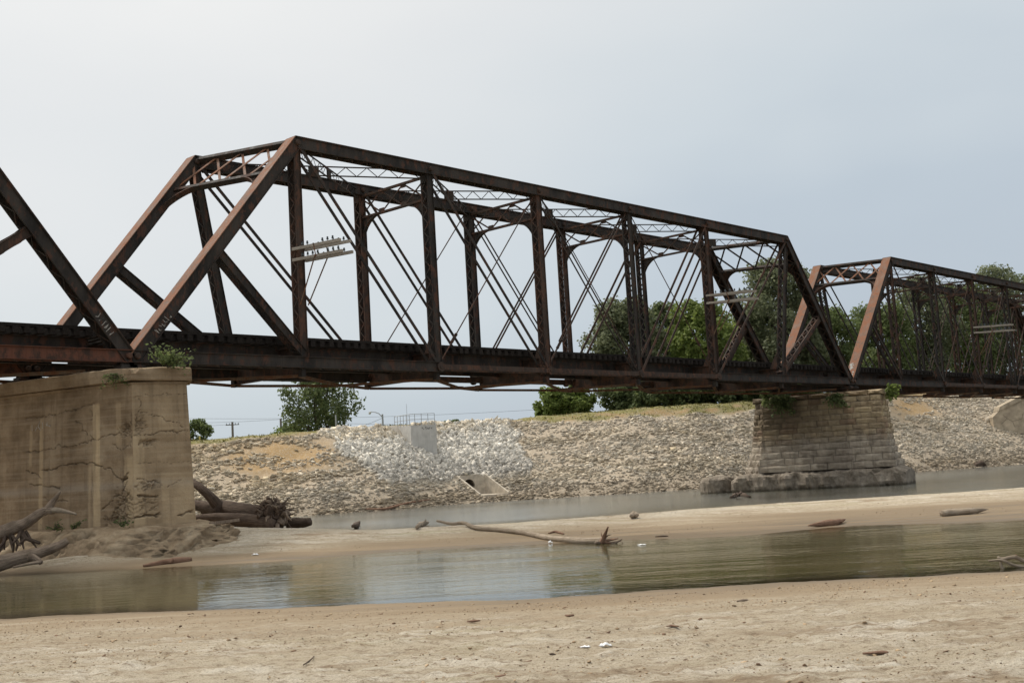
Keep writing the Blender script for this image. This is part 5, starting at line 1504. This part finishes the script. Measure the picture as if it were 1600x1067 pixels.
for k in range(190):
    a = rr.uniform(-0.4, math.pi*0.98); L = rr.uniform(0.25, 0.72)
    w = rr.choice((0.03, 0.04, 0.05, 0.07, 0.10))*rr.uniform(.8, 1.2)
    dr = ex*(math.cos(a)*0.7+0.12)+Z3*(math.sin(a)*1.05)+Vector((V2[0], V2[1], 0))*rr.uniform(-0.75, 0.35)
    dr.normalize(); p0 = rc+ex*rr.uniform(-.75, .25)+Z3*rr.uniform(-.40, .30)-Vector((V2[0], V2[1], 0))*rr.uniform(-.2, .45)
    sw_ = Vector((rr.gauss(0, 1), rr.gauss(0, 1), rr.gauss(0, 1)))*0.22
    ps_ = [p0]
    for q in range(3):
        dr = (dr+Vector((rr.gauss(0, 1), rr.gauss(0, 1), rr.gauss(0, .9)))*0.62).normalized(); ps_.append(ps_[-1]+dr*L/3)
    limb(lg, 'root', org, ps_, [w*1.4, w*1.1, w*.8, w*0.35], rr.choice(('driftwood_dark', 'driftwood_dark', 'driftwood')), 9, 6, 0.2, 50+k)
o2 = onv(470, 816, vL+.3)
mb = MB(); mb.smooth = True
mb.tube([p-o2 for p in curve([onv(448, 817, vL+.3), onv(462, 816, vL+.3), onv(474, 816, vL+.2), onv(485, 814, vL+.1)], 12)], rads([0.2, 0.22, 0.19, 0.15], 12), 10, 0.16, seed=5)
o = mb.build('log_stub', 'driftwood_dark', None, o2, grain=True); tag(o, 'short dark log stub at the right foot of the upturned roots', 'driftwood')
o3 = onv(385, 817, vL-.9)
mb = MB(); mb.smooth = True
mb.tube([p-o3 for p in curve([onv(308, 812, vL-.3), onv(345, 811, vL-.4), onv(395, 814, vL-.7), onv(428, 820, vL-1)], 20)], rads([0.22, 0.26, 0.26, 0.22], 20), 12, 0.14, seed=6)
o = mb.build('fallen_log', 'driftwood_dark', None, o3, grain=True); tag(o, 'grey log lying in front of the fallen tree, partly behind the pier footing', 'driftwood')
p1 = onv(328, 817.5, 42.3); p2 = onv(373, 812, 43.2)
mb = MB(); mb.frame((0, 0, 0), (p2-p1).normalized(), Vector((V2[0], V2[1], 0)), Z3, (p2-p1).length/2, 0.14, 0.05)
o = mb.build('plank', 'driftwood', None, (p1+p2)/2, grain=True); tag(o, 'weathered plank lying on the footing ledge right of the concrete pier', 'plank')

# snag at the left edge
vS = 38.6
org = onv(40, 860, vS)
sg = empty('driftwood_snag', org); tag(sg, 'forked grey driftwood snag leaning up at the left edge in front of the concrete pier', 'driftwood')
limb(sg, 'trunk', org, [onv(-60, 862, vS), onv(-20, 845, vS), onv(12, 829, vS-.1), onv(40, 818, vS-.1), onv(66, 800, vS-.2), onv(84, 797, vS-.2)], [0.30, 0.28, 0.23, 0.17, 0.13, 0.11], 'driftwood', 40, 12, 0.24, 11)
limb(sg, 'branch', org, [onv(72, 799, vS-.2), onv(80, 788, vS-.2), onv(88, 777, vS-.25), onv(94, 768, vS-.3)], [0.13, 0.11, 0.07, 0.03], 'driftwood', 12, 8, 0.14, 12)
limb(sg, 'branch', org, [onv(80, 796, vS-.2), onv(98, 798, vS-.35), onv(119, 803, vS-.5)], [0.10, 0.08, 0.035], 'driftwood_pale', 10, 8, 0.12, 13)
limb(sg, 'root', org, [onv(30, 822, vS), onv(36, 838, vS-.2), onv(62, 848, vS-.4)], [0.10, 0.07, 0.05], 'driftwood_dark', 8, 7, 0.12, 14)
for k in range(12):
    x = rr.uniform(0, 42); a = onv(x, 826+rr.uniform(-2, 8), vS-.1); b = onv(x+rr.uniform(-16, 20), 846+rr.uniform(0, 24), vS-.2-rr.random()*.4)
    limb(sg, 'root', org, [a, a.lerp(b, .5)+ex*rr.uniform(-.2, .2), b], [0.06, 0.05, 0.02], 'driftwood_dark', 6, 6, 0.15, 70+k)
org = onv(50, 870, vS-.9)
lg2 = empty('driftwood_log', org); tag(lg2, 'smooth grey driftwood log slanting down to the water at the left edge', 'driftwood')
limb(lg2, 'trunk', org, [onv(-50, 897, vS-1.4), onv(-10, 882, vS-1.2), onv(30, 871, vS-1.0), onv(65, 862, vS-.9), onv(92, 852, vS-.8), onv(106, 844, vS-.7)], [0.27, 0.25, 0.22, 0.18, 0.14, 0.12], 'driftwood', 36, 12, 0.18, 21)
limb(lg2, 'branch', org, [onv(45, 868, vS-1), onv(58, 873, vS-1.2), onv(64, 879, vS-1.3)], [0.13, 0.09, 0.07], 'driftwood', 8, 8, 0.12, 22)
limb(lg2, 'branch', org, [onv(64, 878, vS-1.3), onv(48, 880, vS-1.4), onv(20, 886, vS-1.5)], [0.06, 0.055, 0.03], 'driftwood', 8, 8, 0.12, 23)

def on_ground(px, py, lift=0.0):
    p = hit(px, py, 6); return Vector((p.x, p.y, p.z+lift))
# long thin stem with a small root at the water's edge
ps = [on_ground(945, 849, .10), on_ground(905, 848, .07), on_ground(860, 844, .07), on_ground(820, 836, .08), on_ground(780, 831, .08), on_ground(745, 828, .08), on_ground(725, 822, .12)]
v_ = to_uv(ps[-1].x, ps[-1].y)[1]
ps += [onv(706, 818, v_), onv(682, 813, v_)]
org = ps[0].copy()
sm = empty('drift_sapling', org); tag(sm, 'long thin bare sapling with roots lying across the sandbar at the water edge', 'driftwood')
limb(sm, 'stem', org, ps, [0.105, 0.10, 0.095, 0.09, 0.08, 0.075, 0.07, 0.06, 0.045], 'driftwood_pale', 44, 8, 0.08, 31)
v_ = to_uv(org.x, org.y)[1]
for k, (a, b, c, w) in enumerate([((940, 848), (944, 838), (950, 823), .09), ((938, 849), (932, 847), (930, 853), .06), ((942, 846), (955, 843), (966, 841), .05), ((945, 849), (958, 849), (972, 842), .05),
                                  ((942, 847), (952, 848), (960, 853), .04), ((945, 840), (950, 836), (955, 835), .03), ((943, 843), (940, 836), (939, 829), .02), ((948, 848), (968, 845), (975, 849), .025)]):
    limb(sm, 'root', org, [onv(*a, v_), onv(*b, v_-.1), onv(*c, v_-.2+rr.uniform(-.2, .3))], [w, w*.75, w*.3], 'driftwood' if k % 2 else 'driftwood_red', 8, 6, 0.15, 80+k)
def log(pts, prof, mat, label, name='drift_log', seed=0, lift=0.05, n=14, jit=0.12, extra=()):
    P = [on_ground(x, y, lift) for x, y in pts]; org = (P[0]+P[-1])/2
    if not extra:
        mb = MB(); mb.smooth = True; mb.tube([p-org for p in curve(P, n)], rads(prof, n), 9, jit, seed=seed)
        o = mb.build(name, mat, None, org, grain=True)
        if name == 'wood_chip': o.scale = (0.85, 0.85, 0.45)
        return tag(o, label, 'driftwood')
    t = empty(name, org); tag(t, label, 'driftwood'); limb(t, 'trunk', org, P, prof, mat, n, 9, jit, seed)
    for k, (pts2, prof2) in enumerate(extra):
        v_ = to_uv(org.x, org.y)[1]; limb(t, 'branch', org, [onv(x, y, v_-.05) for x, y in pts2], prof2, mat, 8, 7, jit, seed+1+k)
    return t
log([(224, 886), (250, 882), (275, 879), (299, 876)], [0.04, 0.10, 0.13, 0.07], 'driftwood_red', 'broken reddish plank-like log at the water edge in front of the pier footing', seed=3, extra=[([(266, 879), (270, 874), (269, 871)], [0.05, 0.04, 0.01])])
log([(1472, 807), (1490, 805), (1520, 803), (1543, 800)], [0.10, 0.115, 0.12, 0.11, 0.08, 0.02], 'driftwood_pale', 'pale straight log lying on the wet sandbar at the right', seed=4, lift=0.10)
log([(1263, 825), (1285, 822), (1305, 820), (1321, 815)], [0.015, 0.07, 0.11, 0.12, 0.09, 0.02], 'driftwood_red', 'splintered brown log in the shallow water left of the pale straight log', seed=5, lift=0.08, extra=[([(1262, 824), (1248, 827), (1237, 829)], [.05, .04, .015]), ([(1300, 825), (1306, 815), (1309, 812)], [.03, .03, .01]), ([(1272, 822), (1292, 817), (1318, 814)], [.06, .05, .02])])
# branch at the right edge, standing in the shallows
vb = to_uv(*hit(1566, 888, 6).to_2d())[1]
org = onv(1580, 885, vb); br = empty('drift_branch', org); tag(br, 'bleached forked branch at the right edge standing in the shallow water', 'driftwood')
limb(br, 'trunk', org, [onv(1559, 870, vb), onv(1566, 873, vb), onv(1586, 870, vb), onv(1600, 876, vb), onv(1630, 882, vb)], [0.02, 0.035, 0.04, 0.035, 0.03], 'driftwood_pale', 14, 7, 0.15, 41)
limb(br, 'branch', org, [onv(1544, 876, vb), onv(1565, 875, vb-.05), onv(1590, 884, vb), onv(1625, 886, vb)], [0.015, 0.025, 0.028, 0.03], 'driftwood_pale', 12, 7, 0.12, 42)
limb(br, 'branch', org, [onv(1565, 873, vb), onv(1564, 882, vb), onv(1567, 889, vb)], [0.03, 0.025, 0.035], 'driftwood_pale', 8, 7, 0.15, 43)
limb(br, 'twig', org, [onv(1586, 870, vb), onv(1588, 866, vb)], [0.025, 0.01], 'driftwood_red', 4, 6, 0.1, 44)
# small stumps and sticks on the sandbar crest
log([(551, 827), (556, 824), (561, 820)], [0.05, 0.14, 0.10], 'driftwood_dark', 'small dark root lump on the sandbar crest right of the big root mass', 'stump', 6, 0.12, 8, 0.22)
log([(652, 828), (658, 823), (668, 820)], [0.07, 0.13, 0.08], 'driftwood_pale', 'knotty pale stump on the sandbar crest left of the long sapling', 'stump', 7, 0.12, 8, 0.22, extra=[([(660, 822), (664, 816), (665, 811)], [.08, .06, .03]), ([(660, 824), (668, 824), (671, 823)], [.07, .08, .07])])
log([(986, 811), (991, 809), (996, 810)], [0.06, 0.15, 0.07], 'driftwood_pale', 'round wood lump on the sandbar crest above the sapling roots', 'stump', 8, 0.12, 8, 0.15)
log([(857, 834), (868, 832), (881, 835)], [0.02, 0.05, 0.02], 'driftwood_red', 'small brown stick on the sandbar above the sapling stem', 'stick', 9, 0.03)
log([(1024, 839), (1034, 838.5), (1044, 838)], [0.015, 0.025, 0.015], 'driftwood_dark', 'thin dark stick at the water edge right of the sapling roots', 'stick', 10, 0.02)
log([(571, 797), (600, 797), (620, 792), (640, 787), (672, 782)], [0.05, 0.10, 0.10, 0.07, 0.04], 'driftwood_red', 'curved brown branch washed up along the far waterline left of the pipe outlet', 'stick', 11, 0.10)
log([(1143, 778), (1156, 774), (1172, 777)], [0.10, 0.22, 0.06], 'driftwood_dark', 'dark twiggy debris floating by the stone pier footing', 'drift_debris', 12, 0.05, 8, 0.3, extra=[([(1150, 776), (1158, 770), (1160, 768)], [.05, .04, .02]), ([(1153, 776), (1150, 771), (1149, 769)], [.04, .03, .02])])
log([(1524, 729), (1532, 726), (1541, 729)], [0.15, 0.45, 0.15], 'driftwood_dark', 'dark clump of debris on the far waterline at the right', 'drift_debris', 13, 0.10, 8, 0.3)
log([(728, 973), (740, 972), (752, 971)], [0.015, 0.042, 0.02], 'driftwood_red', 'small flat brown wood chip on the foreground sand, largest near the middle', 'wood_chip', 14, 0.02)
log([(883, 963), (890, 963.5), (896, 962.5)], [0.02, 0.04, 0.03], 'driftwood_red', 'small reddish chip on the foreground sand right of the middle', 'wood_chip', 15, 0.02)
log([(773, 1061), (785, 1059), (792, 1057)], [0.02, 0.04, 0.02], 'driftwood_red', 'dark brown chip at the very bottom edge near the middle', 'wood_chip', 16, 0.02)
log([(1152, 941), (1160, 940), (1168, 939)], [0.012, 0.022, 0.012], 'driftwood', 'short grey stick on the foreground sand right of the middle, near the water', 'stick', 17, 0.02)
log([(474, 1040), (484, 1033), (491, 1026)], [0.006, 0.008, 0.004], 'driftwood_dark', 'thin curved twig on the foreground sand left of the middle', 'stick', 18, 0.012)
log([(1040, 980), (1050, 979), (1062, 980)], [0.012, 0.03, 0.015], 'driftwood_red', 'reddish bark flake on the foreground sand above the white plastic', 'wood_chip', 19, 0.015)
log([(1345, 1022), (1380, 1020), (1392, 1021)], [0.02, 0.04, 0.02], 'mud_clod' if False else 'driftwood_red', 'low brown wood flake in the dark sand at lower right', 'wood_chip', 20, 0.01)
log([(858, 1024), (863, 1023.5), (868, 1024)], [0.015, 0.03, 0.015], 'driftwood_dark', 'small dark chip below left of the white plastic', 'wood_chip', 21, 0.015)
# litter
def scrap(px, py, w, h, label, seed, mat='white_plastic', n=7, name='litter'):
    p = on_ground(px, py, 0.0); r2 = np.random.default_rng(seed)
    X_, Y_ = np.meshgrid(np.linspace(-.5, .5, n), np.linspace(-.5, .5, n))
    fold = np.abs(np.sin(X_*7+seed)*np.cos(Y_*6+seed))*h + r2.random((n, n))*h*0.5
    edge = np.clip(1.15-np.hypot(X_, Y_)*2, 0, 1)**0.5
    V = np.stack([X_*w+r2.normal(0, w*.04, (n, n)), Y_*w*0.55+r2.normal(0, w*.03, (n, n)), fold*edge+0.015], -1)
    me = np_mesh(name, V.reshape(-1, 3), grid_faces(n, n))
    o = link(name, me, mat, None, p); o.rotation_euler = (0, 0, -YAW+r2.uniform(-.3, .3))
    m = o.modifiers.new('thickness', 'SOLIDIFY'); m.thickness = 0.004
    return tag(o, label, 'litter')
scrap(946, 1010, 0.13, 0.04, 'crumpled white plastic scrap on the foreground sand, the right one of two', 1)
scrap(914, 1012, 0.11, 0.015, 'flatter white plastic scrap on the foreground sand, the left one of two', 2)
scrap(149, 857, 0.14, 0.09, 'small bright white scrap on the sand in front of the pier footing', 3)
scrap(860, 848.5, 0.13, 0.08, 'small white scrap beside the sapling stem at the water edge', 4)
scrap(1003, 851.5, 0.24, 0.03, 'pale plastic sheet floating right of the sapling roots', 5)
scrap(399, 867, 0.22, 0.05, 'thin white scrap on the wet sand below the big root mass', 6)

# mud clods, bark flakes and pebbles too many to count
n = 26000
u = RNG.uniform(-10.5, 10.5, n)*1.0; v = 6+16.5*RNG.random(n)**0.75
clump = fbm(u*0.6, v*1.4, 301, 4); k = (RNG.random(n) < np.clip((clump-0.40)*5, 0.05, 1)) & (H(u, v) > 0.05)
u, v = u[k], v[k]; n = len(u); x, y = uvxy(u, v)
iu = np.clip(np.searchsorted(us, u), 1, len(us)-1); iv = np.clip(np.searchsorted(vs, v), 1, len(vs)-1)
size = RNG.uniform(0.010, 0.030, n)*(1+1.6*(RNG.random(n) < 0.04))
zz_ = (BEDZ[iv, iu]+BEDZ[iv-1, iu-1])/2
tint = RNG.random((n, 1))
col = np.array([0.40, 0.29, 0.18])*(0.6+0.7*tint); dk = (RNG.random((n, 1)) < 0.3); col = np.where(dk, np.array([0.17, 0.105, 0.065])*(0.6+0.8*tint), col)
o = link('mud_flakes', rocks('mud_flakes', np.stack([x, y, zz_+size*0.05], -1), size, col, 0.45, 'riprap', 0.25), 'riprap'); o['kind'] = 'stuff'
tag(o, 'scattered mud flakes and bark crumbs over the foreground sand', 'debris', kind='stuff')
n = 900; u = RNG.uniform(-9, 24, n); f = RNG.uniform(0.25, 1.0, n); v = E2(u)+f*(EC(u)-E2(u))
k = RNG.random(n) < sstep(0.4, 0.6, fbm(u*0.5, v*0.9, 311, 3)); u, v = u[k], v[k]; n = len(u); x, y = uvxy(u, v)
size = RNG.uniform(0.02, 0.055, n); col = np.array([0.33, 0.25, 0.16])*(0.6+0.7*RNG.random((n, 1)))
o = link('sandbar_crumbs', rocks('sandbar_crumbs', np.stack([x, y, H(u, v)+size*0.1], -1), size, col, 0.5), 'riprap')
tag(o, 'small crumbs of mud and bark scattered on the sandbar', 'debris', kind='stuff')

# grass on the levee edge
n = 9000; u = RNG.uniform(-36, 70, n); d = 2*ZC(u)*RNG.uniform(0.86, 1.18, n)
W, D, G, F_, w_ = zone(u, d); k = RNG.random(n) < np.clip(G*0.9*sstep(0.35, 0.6, fbm(u*0.6, d*1.4, 91, 4)), 0, 1)
u, d = u[k], d[k]; n = len(u); x, y = uvxy(u, E4(u)+d)
z = H(u, E4(u)+d)+(fbm(u*0.5, (E4(u)+d)*0.5, 61, 4)-0.5)*0.45
a = RNG.uniform(0, 6.28, n); h = RNG.uniform(0.05, 0.20, n); b = RNG.uniform(0.04, 0.12, n)
V = np.stack([np.stack([x-np.cos(a)*b, y-np.sin(a)*b, z-0.05], -1), np.stack([x+np.cos(a)*b, y+np.sin(a)*b, z-0.05], -1),
              np.stack([x+RNG.normal(0, .12, n), y+RNG.normal(0, .12, n), z+h], -1)], 1)
o = link('grass', np_mesh('grass', V.reshape(-1, 3), np.arange(n*3).reshape(-1, 3)), 'grass_blade')
tag(o, 'dry grass along the levee crest', 'grass', kind='stuff')

# plants growing on the piers
def plant(name, loc, stems, mat, label, seed, leaf=0.10, per=26, spread=0.5, hang=0.0, cat='bush', parent=None):
    rr = random.Random(seed); t = empty(name, loc); tag(t, label, cat)
    mb = MB(); P = []; D = []
    for (dx, dz, dv_) in stems:
        tip = ex*dx+Z3*dz+Vector((V2[0], V2[1], 0))*dv_
        mid = tip*0.5+Z3*(0.12*abs(dx)+hang*0.1)
        pts = curve([Vector((0, 0, 0)), mid, tip], 8)
        mb.tube(pts, rads([0.016, 0.012, 0.005], 8), 5)
        for k in range(per):
            f = 0.2+0.8*(k+rr.random())/per; q = pts[min(8, int(f*8))].lerp(pts[min(8, int(f*8)+1)], f*8 % 1)
            P.append(q+Vector((rr.gauss(0, 1), rr.gauss(0, 1), rr.gauss(0, .8)))*spread*0.16*(0.5+f)); D.append((tip.normalized()+Vector((rr.gauss(0, .8), rr.gauss(0, .8), rr.gauss(0, .6)))).normalized())
    mb.build('stems', 'bark', t, grain=True)
    P = np.array(P); D = np.array(D); n = len(P); r = np.random.default_rng(seed)
    S = np.cross(D, r.normal(size=(n, 3))); S /= np.linalg.norm(S, axis=1)[:, None]; s = leaf*r.uniform(.6, 1.3, n)[:, None]
    V = np.stack([P-D*s*.6, P-S*s*.32, P+D*s*.6, P+S*s*.32], 1)
    link('foliage', np_mesh('foliage', V.reshape(-1, 3), np.arange(n*4).reshape(-1, 4)), mat, t)
    return t
rr = random.Random(41)
plant('pier_shrub', onv(262, 574, 41.6), [(rr.uniform(-.62, .62), rr.uniform(.25, .85), rr.uniform(-.2, .3)) for _ in range(13)]+[(.75, .45, 0), (.9, .2, -.1), (-.55, .5, 0), (.70, -.1, -.15)], 'leaf_mid', 'green shrub growing on top of the concrete pier cap beside the steel', 1, 0.12, 30, 0.55)
plant('pier_creeper', onv(190, 590, 41.35), [(rr.uniform(-.75, .6), rr.uniform(-.38, .05), rr.uniform(-.12, .0)) for _ in range(11)], 'leaf_mid', 'small creeper hanging from the crack under the concrete pier cap', 2, 0.09, 24, 0.35, 0.5)
plant('pier_fern', onv(1384, 612, 82.0), [(rr.uniform(.1, .9), rr.uniform(-.65, .5), rr.uniform(-.3, .3)) for _ in range(16)], 'leaf_bright', 'bright green fern-like plant on the right end of the stone pier cap', 3, 0.22, 26, 0.5)
plant('pier_fern', onv(1197, 618, 84.8), [(rr.uniform(-.5, .45), rr.uniform(-.9, .3), rr.uniform(-.35, .1)) for _ in range(14)], 'leaf_mid', 'green plant on the left end of the stone pier cap', 4, 0.20, 26, 0.5)
plant('pier_vine', onv(1222, 622, 84.2), [(rr.uniform(-1.1, 1.1), rr.uniform(-1.3, -.1), rr.uniform(-.35, .0)) for _ in range(24)], 'leaf_dark', 'dark vine hanging in the shade over the upper left of the stone pier', 5, 0.20, 30, 0.6)
plant('pier_vine', onv(1302, 618, 82.6), [(rr.uniform(-.7, .9), rr.uniform(-1.1, -.05), rr.uniform(-.35, .0)) for _ in range(16)], 'leaf_dark', 'dark vine hanging over the top right of the stone pier', 6, 0.18, 30, 0.5)
for i, (px, py, v_) in enumerate([(115, 826, 41.3), (190, 822, 40.9), (85, 828, 41.8)]):
    plant('weed', onv(px, py, v_), [(rr.uniform(-.3, .3), rr.uniform(.05, .25), rr.uniform(-.1, .1)) for _ in range(6)], 'leaf_dark', ['low weed at the foot of the concrete pier, the middle one', 'low weed at the foot of the concrete pier, nearest the crumbling corner', 'low weed at the foot of the concrete pier, nearest the snag'][i], 50+i, 0.08, 14, 0.3, cat='weed')
